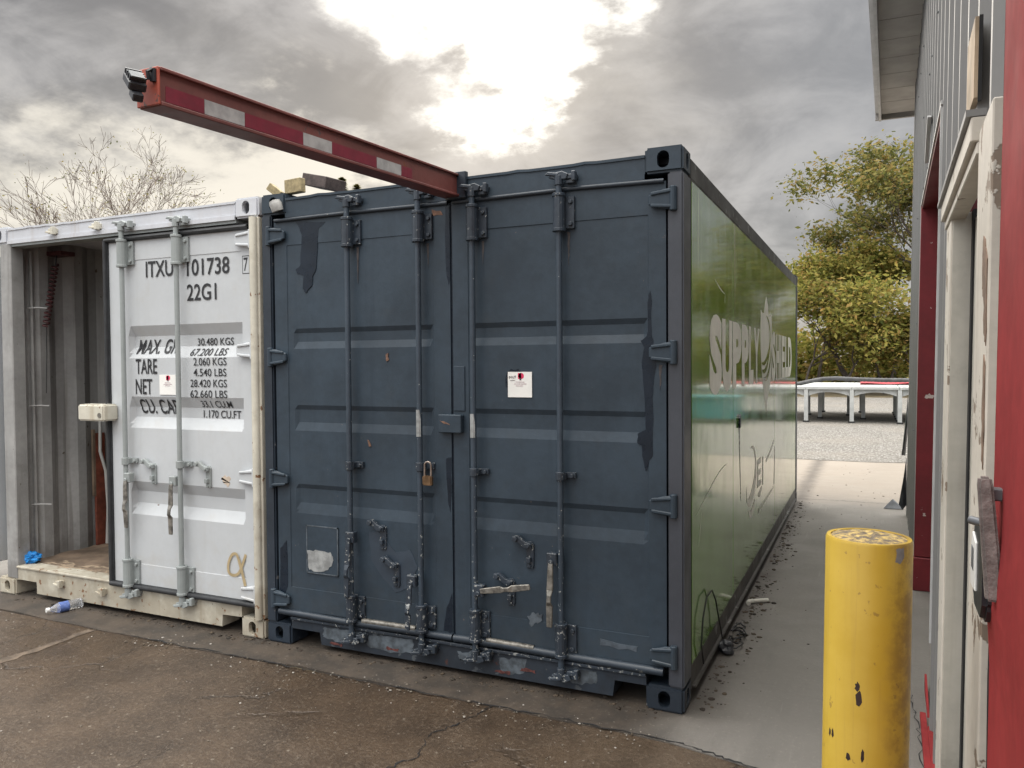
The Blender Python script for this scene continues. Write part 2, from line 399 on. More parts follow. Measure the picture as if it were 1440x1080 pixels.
def bollard_mat():
    m, k, b = mat_new('yellow_bollard_paint')
    v = coords(k); x, y, z = k.xyz(v)
    n = k.noise(v, 4, 6, 0.6)
    c = k.mix(k.ss(n, 0.3, 0.7), (0.46, 0.305, 0.026), (0.54, 0.375, 0.055))
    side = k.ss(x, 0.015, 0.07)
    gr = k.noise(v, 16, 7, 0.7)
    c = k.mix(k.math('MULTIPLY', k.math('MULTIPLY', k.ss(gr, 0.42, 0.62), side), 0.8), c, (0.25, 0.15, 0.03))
    vs_ = k.noise(k.comb(k.math('MULTIPLY', x, 60), k.math('MULTIPLY', y, 60), k.math('MULTIPLY', z, 2.2)), 1.0, 5, 0.6)
    c = k.mix(k.math('MULTIPLY', k.ss(vs_, 0.55, 0.75), 0.35), c, (0.34, 0.22, 0.05))
    sp = k.noise(v, 55, 3, 0.5)
    c = k.mix(k.math('MULTIPLY', k.ss(sp, 0.68, 0.72), 0.6), c, (0.2, 0.12, 0.04))
    k.put(b.inputs['Base Color'], c)
    b.inputs['Roughness'].default_value = 0.38
    k.put(b.inputs['Normal'], k.bump(k.noise(v, 30, 5), 0.1, 0.004))
    return m
M['bollard'] = bollard_mat()
def bollard_top():
    m, k, b = mat_new('worn_concrete_fill')
    v = coords(k)
    n = k.noise(v, 60, 6, 0.7)
    k.put(b.inputs['Base Color'], k.mix(k.ss(n, 0.42, 0.62), (0.14, 0.115, 0.085), (0.55, 0.40, 0.14)))
    b.inputs['Roughness'].default_value = 0.8
    k.put(b.inputs['Normal'], k.bump(n, 0.7, 0.006))
    return m
M['bollard_top'] = bollard_top()
M['chip_dark'] = simple('dark_rust_chip', (0.035, 0.02, 0.018), 0.7, var=0.3, sc=40)

def ground_asphalt():
    m, k, b = mat_new('old_brown_pavement')
    v = coords(k); x, y, z = k.xyz(v)
    n = k.noise(v, 0.55, 7, 0.6); n2 = k.noise(v, 3.0, 6, 0.65); nf = k.noise(v, 60, 4, 0.7)
    c = k.mix(k.ss(n2, 0.3, 0.7), (0.037, 0.0245, 0.0155), (0.070, 0.047, 0.0295))
    c = k.mix(k.math('MULTIPLY', k.ss(n, 0.45, 0.7), 0.75), c, (0.105, 0.074, 0.048))
    c = k.mix(k.math('MULTIPLY', k.ss(k.noise(k.vmath('ADD', v, (7, 2, 0)), 1.3, 5, 0.6), 0.5, 0.72), 0.7), c, (0.042, 0.030, 0.021))
    ng = k.noise(v, 150, 3, 0.7)
    c = k.mix(k.ss(nf, 0.50, 0.70), c, k.mix(0.45, c, (0.17, 0.135, 0.10)))
    c = k.mix(k.ss(nf, 0.47, 0.28), c, k.mix(0.45, c, (0.016, 0.012, 0.009)))
    c = k.mix(k.math('MULTIPLY', k.ss(ng, 0.54, 0.70), 0.5), c, (0.16, 0.125, 0.09))
    c = k.mix(k.math('MULTIPLY', k.ss(ng, 0.44, 0.30), 0.5), c, (0.015, 0.011, 0.009))
    vd = k.voro(v, 38); vr = k.voro(v, 38, out='Color')
    vx, vy, vz = k.xyz(vr)
    spk = k.math('MULTIPLY', k.math('LESS_THAN', vd, k.math('MULTIPLY', vy, 0.27)), k.math('GREATER_THAN', vx, 0.80))
    c = k.mix(k.math('MULTIPLY', spk, 0.75), c, k.mix(vz, (0.10, 0.08, 0.06), (0.24, 0.21, 0.17)))
    # hairline cracks
    cv2 = k.vmath('ADD', v, k.scale(k.comb(k.math('SUBTRACT', n2, 0.5), k.math('SUBTRACT', k.noise(k.vmath('ADD', v, (3, 3, 3)), 3, 4), 0.5), 0.0), (0.5, 0.5, 0)))
    ed = k.voro(cv2, 0.75, 'DISTANCE_TO_EDGE')
    crack = k.math('SUBTRACT', 1.0, k.ss(ed, 0.003, 0.011))
    crack = k.math('MULTIPLY', crack, k.ss(k.noise(v, 1.1, 3), 0.48, 0.58))
    c = k.mix(k.math('MULTIPLY', crack, 0.55), c, (0.016, 0.012, 0.009))
    k.put(b.inputs['Base Color'], c)
    wet = k.ss(k.noise(k.vmath('ADD', v, (1, 8, 0)), 0.9, 5, 0.6), 0.36, 0.58)
    k.put(b.inputs['Roughness'], k.lin(wet, 0, 1, 0.68, 0.28))
    b.inputs['Specular IOR Level'].default_value = 0.4
    h = k.math('ADD', k.math('ADD', nf, k.math('MULTIPLY', ng, 0.5)), k.math('MULTIPLY', spk, 0.8)); h = k.math('SUBTRACT', h, k.math('MULTIPLY', crack, 2.0))
    k.put(b.inputs['Normal'], k.bump(h, 0.6, 0.008))
    return m
def ground_concrete():
    m, k, b = mat_new('grey_concrete_lane')
    v = coords(k); x, y, z = k.xyz(v)
    n = k.noise(v, 0.8, 7, 0.62); nf = k.noise(v, 45, 4, 0.7)
    c = k.mix(k.ss(n, 0.3, 0.7), (0.135, 0.125, 0.113), (0.178, 0.167, 0.152))
    st = k.noise(k.comb(k.math('MULTIPLY', x, 2.6), k.math('MULTIPLY', y, 0.5), 0.0), 1.6, 6, 0.65)
    c = k.mix(k.math('MULTIPLY', k.ss(st, 0.46, 0.72), 0.55), c, (0.12, 0.113, 0.103))
    sc1 = k.noise(k.comb(k.math('MULTIPLY', x, 22), k.math('MULTIPLY', y, 1.0), 3.0), 1.3, 4, 0.6)
    c = k.mix(k.math('MULTIPLY', k.ss(sc1, 0.62, 0.72), 0.12), c, (0.42, 0.40, 0.37))
    sunlit_dry = k.ss(k.math('ADD', y, k.math('MULTIPLY', n, 1.5)), 6.2, 7.6)  # paler far end: dry concrete, with a sunlit tone put into its colour
    c = k.mix(sunlit_dry, c, k.mix(n, (0.20, 0.17, 0.138), (0.27, 0.236, 0.198)))
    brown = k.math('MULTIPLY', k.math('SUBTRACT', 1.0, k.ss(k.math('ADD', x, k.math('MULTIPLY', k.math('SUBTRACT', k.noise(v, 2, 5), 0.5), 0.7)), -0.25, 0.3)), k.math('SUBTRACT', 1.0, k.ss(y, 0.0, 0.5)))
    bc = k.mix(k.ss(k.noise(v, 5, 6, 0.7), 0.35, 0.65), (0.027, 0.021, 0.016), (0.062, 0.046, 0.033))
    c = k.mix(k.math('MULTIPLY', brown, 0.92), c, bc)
    edge = k.math('MULTIPLY', k.math('SUBTRACT', 1.0, k.ss(k.math('ADD', k.math('ABSOLUTE', k.math('SUBTRACT', x, 0.02)), k.math('MULTIPLY', k.noise(v, 9, 5), 0.16)), 0.06, 0.26)), k.ss(y, -0.1, 0.2))  # dirt along the container foot; its dark colour also paints the contact shadow
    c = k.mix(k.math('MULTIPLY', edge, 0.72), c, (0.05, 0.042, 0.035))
    c = k.mix(k.math('MULTIPLY', k.ss(nf, 0.55, 0.8), 0.4), c, (0.32, 0.29, 0.25))
    c = k.mix(k.math('MULTIPLY', k.ss(nf, 0.42, 0.22), 0.5), c, (0.08, 0.07, 0.06))
    k.put(b.inputs['Base Color'], c)
    k.put(b.inputs['Roughness'], k.lin(k.noise(v, 1.5, 5), 0.35, 0.65, 0.55, 0.85))
    k.put(b.inputs['Normal'], k.bump(nf, 0.3, 0.006))
    return m
def ground_gravel():
    m, k, b = mat_new('white_gravel')
    v = coords(k)
    vd = k.voro(v, 26); vc = k.voro(v, 26, out='Color'); g1, g2, g3 = k.xyz(vc)
    n = k.noise(v, 0.35, 5, 0.6)
    c = k.mix(g1, (0.19, 0.18, 0.165), (0.36, 0.35, 0.33))
    c = k.mix(k.ss(vd, 0.35, 0.6), c, (0.12, 0.11, 0.095))
    c = k.mix(k.math('MULTIPLY', k.ss(n, 0.42, 0.7), 0.5), c, (0.24, 0.215, 0.18))
    k.put(b.inputs['Base Color'], c); b.inputs['Roughness'].default_value = 0.85
    k.put(b.inputs['Normal'], k.bump(k.math('SUBTRACT', 1.0, vd), 0.8, 0.05))
    return m
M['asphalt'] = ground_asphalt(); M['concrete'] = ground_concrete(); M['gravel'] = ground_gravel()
M['forest_floor'] = simple('leaf_litter', (0.09, 0.07, 0.035), 0.9, var=0.5, sc=2, bump=0.5)
def island(name, cols, rough=0.7, trans=0.0):
    m, k, b = mat_new(name)
    gnode = k.new('ShaderNodeNewGeometry')
    r_ = k.new('ShaderNodeValToRGB')
    el = r_.color_ramp.elements
    while len(el) < len(cols): el.new(0.5)
    for i, cc in enumerate(cols):
        el[i].position = i / max(1, len(cols) - 1); el[i].color = (*cc, 1)
    k.nt.links.new(gnode.outputs['Random Per Island'], r_.inputs[0])
    k.put(b.inputs['Base Color'], r_.outputs[0]); b.inputs['Roughness'].default_value = rough
    b.inputs['Specular IOR Level'].default_value = 0.25
    if trans:
        t = k.new('ShaderNodeBsdfTranslucent'); k.put(t.inputs[0], r_.outputs[0])
        mx = k.new('ShaderNodeMixShader'); mx.inputs[0].default_value = trans
        k.nt.links.new(b.outputs[0], mx.inputs[1]); k.nt.links.new(t.outputs[0], mx.inputs[2])
        k.nt.links.new(mx.outputs[0], k.nt.nodes['Material Output'].inputs[0])
    return m
M['leaf_olive'] = island('olive_leaves', [(0.08, 0.10, 0.022), (0.19, 0.195, 0.042), (0.28, 0.27, 0.065), (0.37, 0.32, 0.085), (0.33, 0.21, 0.065)], trans=0.45)
M['leaf_yellow'] = island('yellowing_leaves', [(0.06, 0.07, 0.016), (0.14, 0.14, 0.03), (0.22, 0.21, 0.045), (0.29, 0.24, 0.07), (0.25, 0.15, 0.05)], trans=0.5)
M['leaf_dark'] = island('dark_green_leaves', [(0.05, 0.062, 0.02), (0.11, 0.12, 0.034), (0.18, 0.18, 0.05), (0.27, 0.235, 0.07), (0.27, 0.18, 0.06)], trans=0.4)
M['bark'] = simple('grey_bark', (0.075, 0.06, 0.05), 0.85, var=0.35, sc=8)
M['twig'] = simple('bare_twig_bark', (0.115, 0.085, 0.07), 0.85, var=0.3, sc=8)
M['stone'] = island('pale_pebbles', [(0.07, 0.055, 0.04), (0.12, 0.10, 0.075), (0.20, 0.18, 0.15), (0.40, 0.38, 0.35)], 0.8)
M['litter'] = island('dark_leaf_litter', [(0.018, 0.015, 0.012), (0.045, 0.035, 0.028), (0.09, 0.07, 0.05), (0.03, 0.028, 0.025)], 0.85)
M['trestle'] = simple('white_painted_steel', (0.42, 0.43, 0.42), 0.5, var=0.14, sc=4)
M['foot'] = simple('black_steel_foot', (0.02, 0.02, 0.02), 0.6, var=0.2)
M['red_cover'] = simple('red_cover', (0.33, 0.022, 0.035), 0.6, var=0.2, sc=4)
M['teal'] = simple('teal_cover', (0.075, 0.22, 0.235), 0.6, var=0.2, sc=3)
M['hose'] = simple('dark_ribbed_hose', (0.05, 0.05, 0.052), 0.55, var=0.3, sc=6)
M['flash'] = simple('torn_grey_flashing', (0.16, 0.17, 0.185), 0.4, 0.4, var=0.35, sc=7)

# ------------------------------------------------------------------ text helper
def text_geo(txt, bold=0.0, shear=0.0, spacing=1.0):
    cu = bpy.data.curves.new('t', 'FONT'); cu.body = txt; cu.size = 1
    cu.offset = bold; cu.shear = shear; cu.space_character = spacing; cu.resolution_u = 4
    o = bpy.data.objects.new('t', cu); C.objects.link(o)
    bpy.context.view_layer.update()
    dg = bpy.context.evaluated_depsgraph_get()
    me = bpy.data.meshes.new_from_object(o.evaluated_get(dg))
    vs = [(v.co.x, v.co.y) for v in me.vertices]; fs = [tuple(p.vertices) for p in me.polygons]
    bpy.data.objects.remove(o); bpy.data.curves.remove(cu); bpy.data.meshes.remove(me)
    return vs, fs
def text_fit(mb, txt, a0, a1, b0, b1, fn, bold=0.0, shear=0.0, spacing=1.0, shift=0.0):
    a0 += shift; a1 += shift
    vs, fs = text_geo(txt, bold, shear, spacing)
    ax = [v[0] for v in vs]; ay = [v[1] for v in vs]
    mx, Mx, my, My = min(ax), max(ax), min(ay), max(ay)
    mb.add([fn(a0 + (x - mx) / (Mx - mx) * (a1 - a0), b0 + (y - my) / (My - my) * (b1 - b0)) for x, y in vs], fs)
def conform(o, zcuts, yfn):
    """cut a flat lettering sheet at the panel's fold lines and press it onto the folded panel"""
    me = o.data; bm = bmesh.new(); bm.from_mesh(me)
    for zc in zcuts:
        bmesh.ops.bisect_plane(bm, geom=bm.verts[:] + bm.edges[:] + bm.faces[:], plane_co=(0, 0, zc), plane_no=(0, 0, 1))
    for v in bm.verts: v.co.y += yfn(v.co.z)
    bm.to_mesh(me); bm.free()

# ------------------------------------------------------------------ boolean corner casting
def oval(cx, cz, w_, h_, n=24):
    r_ = w_ / 2; pts = []
    for i in range(n):
        a = 2 * math.pi * i / n
        pts.append((cx + r_ * math.cos(a), cz + r_ * math.sin(a) + (h_ / 2 - r_) * (1 if math.sin(a) >= 0 else -1)))
    return pts
def casting_geo():
    def tmp(mb, bev=0):
        return mb.build('tmp', M['blue'], None, bevel=bev, seg=2)
    a = tmp(MB().box(-0.178, 0, 0, 0.162, 0, 0.118), 0.011)
    subs = [tmp(MB().prism(oval(-0.092, 0.059, 0.056, 0.078), FRONT, -0.05, 0.06)),
            tmp(MB().prism(oval(0.085, 0.059, 0.05, 0.076), SIDE, -0.06, 0.05)),
            tmp(MB().box(-0.15, -0.028, 0.028, 0.135, 0.02, 0.098))]
    for s_ in subs:
        md = a.modifiers.new('b', 'BOOLEAN'); md.operation = 'DIFFERENCE'; md.object = s_; md.solver = 'EXACT'
    bpy.context.view_layer.update()
    me = bpy.data.meshes.new_from_object(a.evaluated_get(bpy.context.evaluated_depsgraph_get()))
    vs = [tuple(v.co) for v in me.vertices]; fs = [tuple(p.vertices) for p in me.polygons]
    for o in [a] + subs: bpy.data.objects.remove(o)
    return vs, fs
CV, CF = casting_geo()
def casting(parent, mat, xr, y0, z0, mx=1, my=1):
    """xr: the outer x; mx=-1 mirrors for a left-hand corner, my=-1 for a rear one"""
    mb = MB(); mb.add([(xr + x * mx, y0 + y * my, z0 + z) for x, y, z in CV], CF)
    return mb.build('corner_casting', mat, parent, smooth=True)

# ------------------------------------------------------------------ door building blocks
def prof(z, grooves, depth):
    """fold of the panel: depth at height z; groove = (ztop, slope, zbottom)"""
    for zt, s1, s2, zb in grooves:
        if zb < z < zt:
            return depth * min(1, (zt - z) / s1, (z - zb) / s2)
    return 0.0
def door_leaf(door, x0, x1, z0, z1, px0, px1, pz0, pz1, gx0, gx1, grooves, depth, mat, yf=0.012):
    zs = {z0, z1, pz0 - 0.0012, pz0 + 0.0012, pz1 - 0.0012, pz1 + 0.0012}
    for zt, s1, s2, zb in grooves: zs |= {zt, zt - s1, zb + s2, zb}
    z = pz0
    while z < pz1:
        zs.add(round(z, 3)); z += 0.09
    zs = sorted(zs)
    zs = [q for i, q in enumerate(zs) if i == 0 or q - zs[i - 1] > 0.0009]
    xs = sorted({x0, x1, px0 - 0.0012, px0 + 0.0012, px1 - 0.0012, px1 + 0.0012, gx0, gx0 + 0.022, gx1 - 0.022, gx1} | {gx0 + (gx1 - gx0) * i / 9 for i in range(1, 9)})
    def fn(x, z):
        y = yf
        if px0 < x < px1 and pz0 < z < pz1:
            y += 0.0035
            q = prof(z, grooves, depth)
            q *= max(0, min(1, (x - gx0) / 0.022, (gx1 - x) / 0.022))
            y += q + 0.0014 * mnoise.noise(Vector((x * 3, z * 2.2, x0)))
        return (x, y, z)
    mb = MB().grid(xs, zs, fn)
    ye = yf + 0.055
    mb.add([(x0, yf, z0), (x1, yf, z0), (x1, yf, z1), (x0, yf, z1), (x0, ye, z0), (x1, ye, z0), (x1, ye, z1), (x0, ye, z1)],
           [(0, 1, 5, 4), (1, 2, 6, 5), (2, 3, 7, 6), (3, 0, 4, 7), (4, 5, 6, 7)])
    return mb.build('door_panel', mat, door)
def hinge(door, xp, xtip, z, mat, y=0.006):
    """tapered hinge blade from the post (xp) out onto the door (xtip) with a knuckle"""
    s = 1 if xtip > xp else -1
    L = abs(xtip - xp)
    P = lambda t: xp + s * L * t
    mb = MB()
    mb.prism([(P(0), z - 0.047), (P(0.35), z - 0.045), (P(0.85), z - 0.026), (P(1.0), z - 0.022), (P(1.0), z + 0.022), (P(0.85), z + 0.028), (P(0.35), z + 0.045), (P(0), z + 0.047)], FRONT, y, y - 0.018)
    for dz_ in (0.036, -0.036):
        mb.prism([(P(0.0), z + dz_ - 0.008), (P(0.9), z + dz_ * 0.72 - 0.008), (P(0.9), z + dz_ * 0.72 + 0.008), (P(0.0), z + dz_ + 0.008)], FRONT, y - 0.017, y - 0.027)
    mb.tube([(xp, y - 0.012, z - 0.055), (xp, y - 0.012, z + 0.055)], 0.017, 12)
    return mb.build('hinge', mat, door, bevel=0.004)
def rod_guide(rod, x, z0, z1, mat, big=True, y=-0.03):
    """bolted bearing bracket that wraps a lock rod; the bolt flange lies to its right"""
    mb = MB()
    rr_ = 0.029 if big else 0.024
    mb.tube([(x, y, z0), (x, y, z1)], rr_, 14)
    mb.box(x - 0.026, x + 0.026, y, 0.012, z0 + 0.006, z1 - 0.006)
    mb.box(x + 0.02, x + 0.068, 0.012, -0.004, z0 + 0.008, z1 - 0.004)
    for zz in ((z0 + 0.03, z1 - 0.03) if big else ((z0 + z1) / 2,)):
        mb.tube([(x + 0.05, -0.004, zz), (x + 0.05, -0.016, zz)], 0.011, 8)
    if big:
        for zz in (z0, z1): mb.tube([(x, y, zz - 0.008), (x, y, zz + 0.008)], 0.033, 14)
    return mb.build('rod_guide', mat, rod, bevel=0.002)
def cam_end(rod, x, z, up, mat, y=-0.03):
    """locking cam and the keeper it hooks on"""
    s = 1 if up else -1
    mb = MB()
    mb.tube([(x, y, z - s * 0.03), (x, y, z + s * 0.018)], 0.021, 12)
    mb.prism([(x - 0.05, z + s * 0.010), (x - 0.012, z - s * 0.004), (x + 0.04, z - s * 0.004), (x + 0.052, z + s * 0.02), (x + 0.02, z + s * 0.036), (x - 0.02, z + s * 0.03)], FRONT, y - 0.012, y + 0.016)
    mb.prism([(x - 0.066, z + s * 0.022), (x + 0.005, z + s * 0.010), (x + 0.005, z + s * 0.026), (x - 0.05, z + s * 0.036)], FRONT, y - 0.02, y + 0.002)
    mb.box(x + 0.028, x + 0.085, 0.012, -0.034, z - 0.002, z + 0.02)
    mb.box(x + 0.034, x + 0.078, 0.012, -0.026, z - 0.022, z - 0.004)
    mb.box(x + 0.066, x + 0.086, -0.01, -0.042, z - 0.014, z + 0.032)
    return mb.build('rod_cam', mat, rod, bevel=0.003)
def handle_hub(rod, x, z, mat, hm, ang=-90, L=0.30, y=-0.034, dx_=-0.012):
    """U-shaped hub on the rod and its flat, cranked lever"""
    mb = MB()
    mb.box(x - 0.027 + dx_, x + 0.027 + dx_, y - 0.02, y + 0.022, z - 0.03, z + 0.03)
    mb.tube([(x + dx_, y - 0.024, z - 0.012), (x + dx_, y - 0.032, z - 0.012)], 0.013, 10)
    mb.build('handle_hub', mat, rod, bevel=0.004)
    a = R(ang); d = Vector((math.cos(a), 0, math.sin(a))); p = Vector((-d.z, 0, d.x))
    st = Vector((x + dx_, y - 0.026, z)) + d * 0.015
    secs = [(0, 0.012, 0), (0.10, 0.014, -0.004), (0.42, 0.017, -0.006), (0.50, 0.011, -0.018), (0.60, 0.011, -0.022), (0.66, 0.017, -0.010), (1.0, 0.014, -0.008)]
    vs = []; fs = []
    for t, wd, yy in secs:
        c0 = st + d * (L * t) + Vector((0, yy, 0))
        for sp, sy in ((-1, -0.006), (1, -0.006), (1, 0.006), (-1, 0.006)):
            vs.append(c0 + p * (wd * sp) + Vector((0, sy, 0)))
    for i in range(len(secs) - 1):
        for q in range(4):
            q2 = (q + 1) % 4
            fs.append((i * 4 + q, i * 4 + q2, i * 4 + 4 + q2, i * 4 + 4 + q))
    fs += [(0, 1, 2, 3), tuple(len(vs) - 4 + q for q in range(4))]
    mb = MB().add(vs, fs)
    mb.build('lever', hm, rod, bevel=0.003)
def hasp(door, x, z, mat, s=1.0, y=0.014):
    """lever retainer: a small plate with a swivelling hook"""
    mb = MB()
    pl = [(x - 0.018 * s, z - 0.075 * s), (x + 0.018 * s, z - 0.075 * s), (x + 0.022 * s, z - 0.06 * s), (x + 0.022 * s, z + 0.045 * s), (x + 0.008 * s, z + 0.06 * s), (x - 0.018 * s, z + 0.055 * s)]
    mb.prism(pl, FRONT, y + 0.004, y - 0.010)
    hk = [(x + 0.016 * s, z + 0.028 * s), (x + 0.016 * s, z + 0.052 * s), (x - 0.02 * s, z + 0.062 * s), (x - 0.055 * s, z + 0.088 * s), (x - 0.085 * s, z + 0.082 * s), (x - 0.082 * s, z + 0.058 * s), (x - 0.052 * s, z + 0.052 * s), (x - 0.02 * s, z + 0.030 * s)]
    mb.prism(hk, FRONT, y - 0.012, y - 0.034)
    mb.tube([(x - 0.068 * s, y - 0.02, z + 0.07 * s), (x - 0.068 * s, y - 0.046, z + 0.07 * s)], 0.014 * s, 10)
    mb.tube([(x, y - 0.008, z + 0.042 * s), (x, y - 0.042, z + 0.042 * s)], 0.011 * s, 10)
    mb.box(x - 0.012 * s, x + 0.010 * s, y - 0.008, y - 0.03, z - 0.045 * s, z - 0.018 * s)
    mb.tube([(x, y - 0.008, z - 0.062 * s), (x, y - 0.016, z - 0.062 * s)], 0.010 * s, 8)
    return mb.build('lever_retainer', mat, door, bevel=0.002)
def decal(name, poly, mat, parent, y=0.012, th=0.0016):
    return MB().prism(poly, FRONT, y + 0.0002, y - th).build(name, mat, parent)
def rough_poly(poly, amp=0.004, n=3, seed=0):
    rd = random.Random(seed); out = []
    for i in range(len(poly)):
        a, b = poly[i], poly[(i + 1) % len(poly)]
        for t in range(n):
            s_ = t / n
            out.append((a[0] + (b[0] - a[0]) * s_ + rd.uniform(-amp, amp), a[1] + (b[1] - a[1]) * s_ + rd.uniform(-amp, amp)))
    return out

# ================================================================== GROUND
def sheet(name, x0, x1, y0, y1, z, mat):
    return kind(MB().add([(x0, y0, z), (x1, y0, z), (x1, y1, z), (x0, y1, z)], [(0, 1, 2, 3)]).build(name, mat), 'structure')
sheet('ground', -400, 400, -300, 500, -0.012, M['forest_floor'])
sheet('old_pavement', -30, 30, -25, -0.25, -0.006, M['asphalt'])
def concrete_slab():
    rd = random.Random(3)
    pts = [(-12 + 0.25 * i, -0.252 + 0.012 * math.sin(i * 0.5) + rd.uniform(-0.012, 0.012)) for i in range(81)]
    pts = [(-12, 10.2)] + [(x, y - max(0, x + 0.05) * 0.25) for x, y in pts] + [(8, 10.2)]
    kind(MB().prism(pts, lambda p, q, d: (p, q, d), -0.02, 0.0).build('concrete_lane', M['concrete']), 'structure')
concrete_slab()
def gravel_edge():
    rd = random.Random(5)
    pts = [(-40 + 0.8 * i, 10.15 + rd.uniform(-0.14, 0.14)) for i in range(101)]
    pts = pts + [(40, 34), (-40, 34)]
    kind(MB().add([(x, y, 0.005) for x, y in pts], [tuple(range(len(pts)))]).build('gravel_yard', M['gravel']), 'structure')
gravel_edge()

# ================================================================== BLUE CONTAINER
W, H, L = 2.438, 2.591, 6.058
blue = thing('shipping_container', 'dark blue grey shipping container with closed doors and a green lettered side', 'shipping container', (-1.219, 0, 0))
for xr, mx in ((0, 1), (-W, -1)):
    for z0 in (0, H - 0.118):
        casting(blue, M['blue_dark'] if z0 == 0 else M['blue'], xr, 0, z0, mx)
        casting(blue, M['blue_dark'], xr, L, z0, mx, -1)
MB().box(-0.072, -0.0, 0.002, 0.162, 0.118, H - 0.118).build('corner_post', M['blue_post'], blue, bevel=0.008, seg=2)
MB().box(-W, -W + 0.072, 0.002, 0.162, 0.118, H - 0.118).build('corner_post', M['blue_dark'], blue, bevel=0.008, seg=2)
for xa in (-0.1, -W): MB().box(xa, xa + 0.1, L - 0.15, L - 0.002, 0.118, H - 0.118).build('corner_post', M['blue_dark'], blue, bevel=0.006)
# header with a slightly buckled top edge
def header(x0, x1, zt, zb, mat, parent, y=0.008, seed=1, lip=True):
    n = 36; rd = random.Random(seed)
    top = []
    for i in range(n + 1):
        x = x0 + (x1 - x0) * i / n
        top.append((x, zt + 0.006 * mnoise.noise(Vector((x * 2.3, seed, 0))) + (0.004 if rd.random() < 0.1 else 0)))
    poly = [(x0, zb)] + top + [(x1, zb)]
    mb = MB().prism(poly, FRONT, y, 0.10)
    if lip:
        pl2 = [(p, q + 0.003) for p, q in top] + [(p, q - 0.010) for p, q in reversed(top)]
        mb.prism(pl2, FRONT, y - 0.006, y + 0.2)
    mb.box(x0, x1, y - 0.008, y + 0.05, zb - 0.004, zb + 0.022)
    return mb.build('header', mat, parent)
header(-W + 0.178, -0.178, 2.556, 2.452, M['blue'], blue, seed=4)
# sill with fork pockets
sp = [(-W + 0.178, 0.10), (-W + 0.178, 0.165), (-0.178, 0.165), (-0.178, 0.108), (-0.33, 0.108), (-0.34, 0.03), (-2.05, 0.03), (-2.06, 0.098), (-2.25, 0.098)]
MB().prism(sp, FRONT, 0.008, 0.15).build('sill', M['blue_sill'], blue)
MB().box(-W + 0.178, -0.178, -0.006, 0.03, 0.150, 0.166).build('sill_lip', M['blue_worn'], blue, bevel=0.003)
# shell
MB().box(-W + 0.01, -W + 0.03, 0.16, L - 0.15, 0.1, 2.5).box(-W + 0.1, -0.1, L - 0.08, L - 0.04, 0.05, 2.5).build('rear_wall', M['blue_dark'], blue)
MB().box(-W + 0.005, -0.012, 0.11, L - 0.03, 2.535, 2.552).build('roof', M['blue_dark'], blue)
MB().box(-W + 0.02, -0.03, 0.16, L - 0.05, 0.12, 0.16).build('floor', M['dark'], blue)
MB().box(-W + 0.06, -0.061, 0.45, 0.55, -0.004, 0.119).build('cross_member', M['dark'], blue)
MB().box(-0.05, -0.001, 0.162, L - 0.162, 2.468, 2.566).build('top_rail', M['dark_rail'], blue, bevel=0.006)
MB().box(-0.06, -0.004, 0.162, L - 0.162, 0.05, 0.165).box(-0.06, 0.014, 0.20, L - 0.25, 0.052, 0.066).build('bottom_rail', M['dark_rail'], blue, bevel=0.003)
MB().box(-W, -W + 0.05, 0.162, L - 0.162, 0.05, 0.165).box(-W, -W + 0.05, 0.162, L - 0.162, 2.49, 2.566).build('side_rail', M['dark_rail'], blue)
seams = [0.20, 1.430, 3.752, L - 0.178]
for i in range(3):
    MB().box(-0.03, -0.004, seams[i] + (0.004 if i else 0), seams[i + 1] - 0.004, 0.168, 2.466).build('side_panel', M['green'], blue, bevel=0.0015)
MB().box(-0.034, -0.012, 0.16, L - 0.16, 0.16, 2.47).build('panel_backing', M['dark'], blue)
MB().box(-0.03, -0.006, 0.164, 0.199, 0.168, 2.466).build('edge_strip', M['dark'], blue)
# ---- side lettering
XS = -0.0028
lt = MB()
fs_ = lambda a, b: (XS, a, b)
for ch, a0, a1, b0, b1, bo in (('S', .64, 1.02, 1.432, 1.872, .065), ('U', 1.03, 1.385, 1.436, 1.86, .065), ('P', 1.405, 1.765, 1.447, 1.86, .055), ('P', 1.785, 2.10, 1.45, 1.86, .055), ('L', 2.115, 2.345, 1.452, 1.86, .055), ('Y', 2.365, 2.675, 1.452, 1.86, .045),
                           ('S', 3.50, 3.80, 1.44, 1.874, .06), ('H', 3.85, 4.15, 1.447, 1.858, .065), ('I', 4.19, 4.28, 1.45, 1.858, .0), ('E', 4.33, 4.62, 1.452, 1.858, .055), ('L', 4.67, 4.93, 1.452, 1.858, .055), ('D', 4.96, 5.36, 1.453, 1.86, .05)):
    if a0 == 3.50:
        lt.build('lettering', M['silver_ink'], blue); lt = MB()
    text_fit(lt, ch, a0, a1, b0, b1, fs_, bold=bo)
lt.build('lettering', M['silver_ink'], blue)
sh = [(3.118, 2.135), (3.03, 2.075), (2.98, 2.00), (2.88, 1.99), (2.769, 2.01), (2.742, 1.822), (2.758, 1.695), (2.802, 1.60), (2.83, 1.53), (2.893, 1.445), (2.954, 1.387), (3.009, 1.318), (3.112, 1.20), (3.209, 1.3), (3.334, 1.384), (3.445, 1.471), (3.478, 1.612), (3.503, 1.774), (3.49, 2.01), (3.39, 1.99), (3.27, 2.00), (3.22, 2.075)]
em = MB().prism(sh, SIDE, XS - 0.0008, XS).build('emblem', M['silver_ink'], blue)
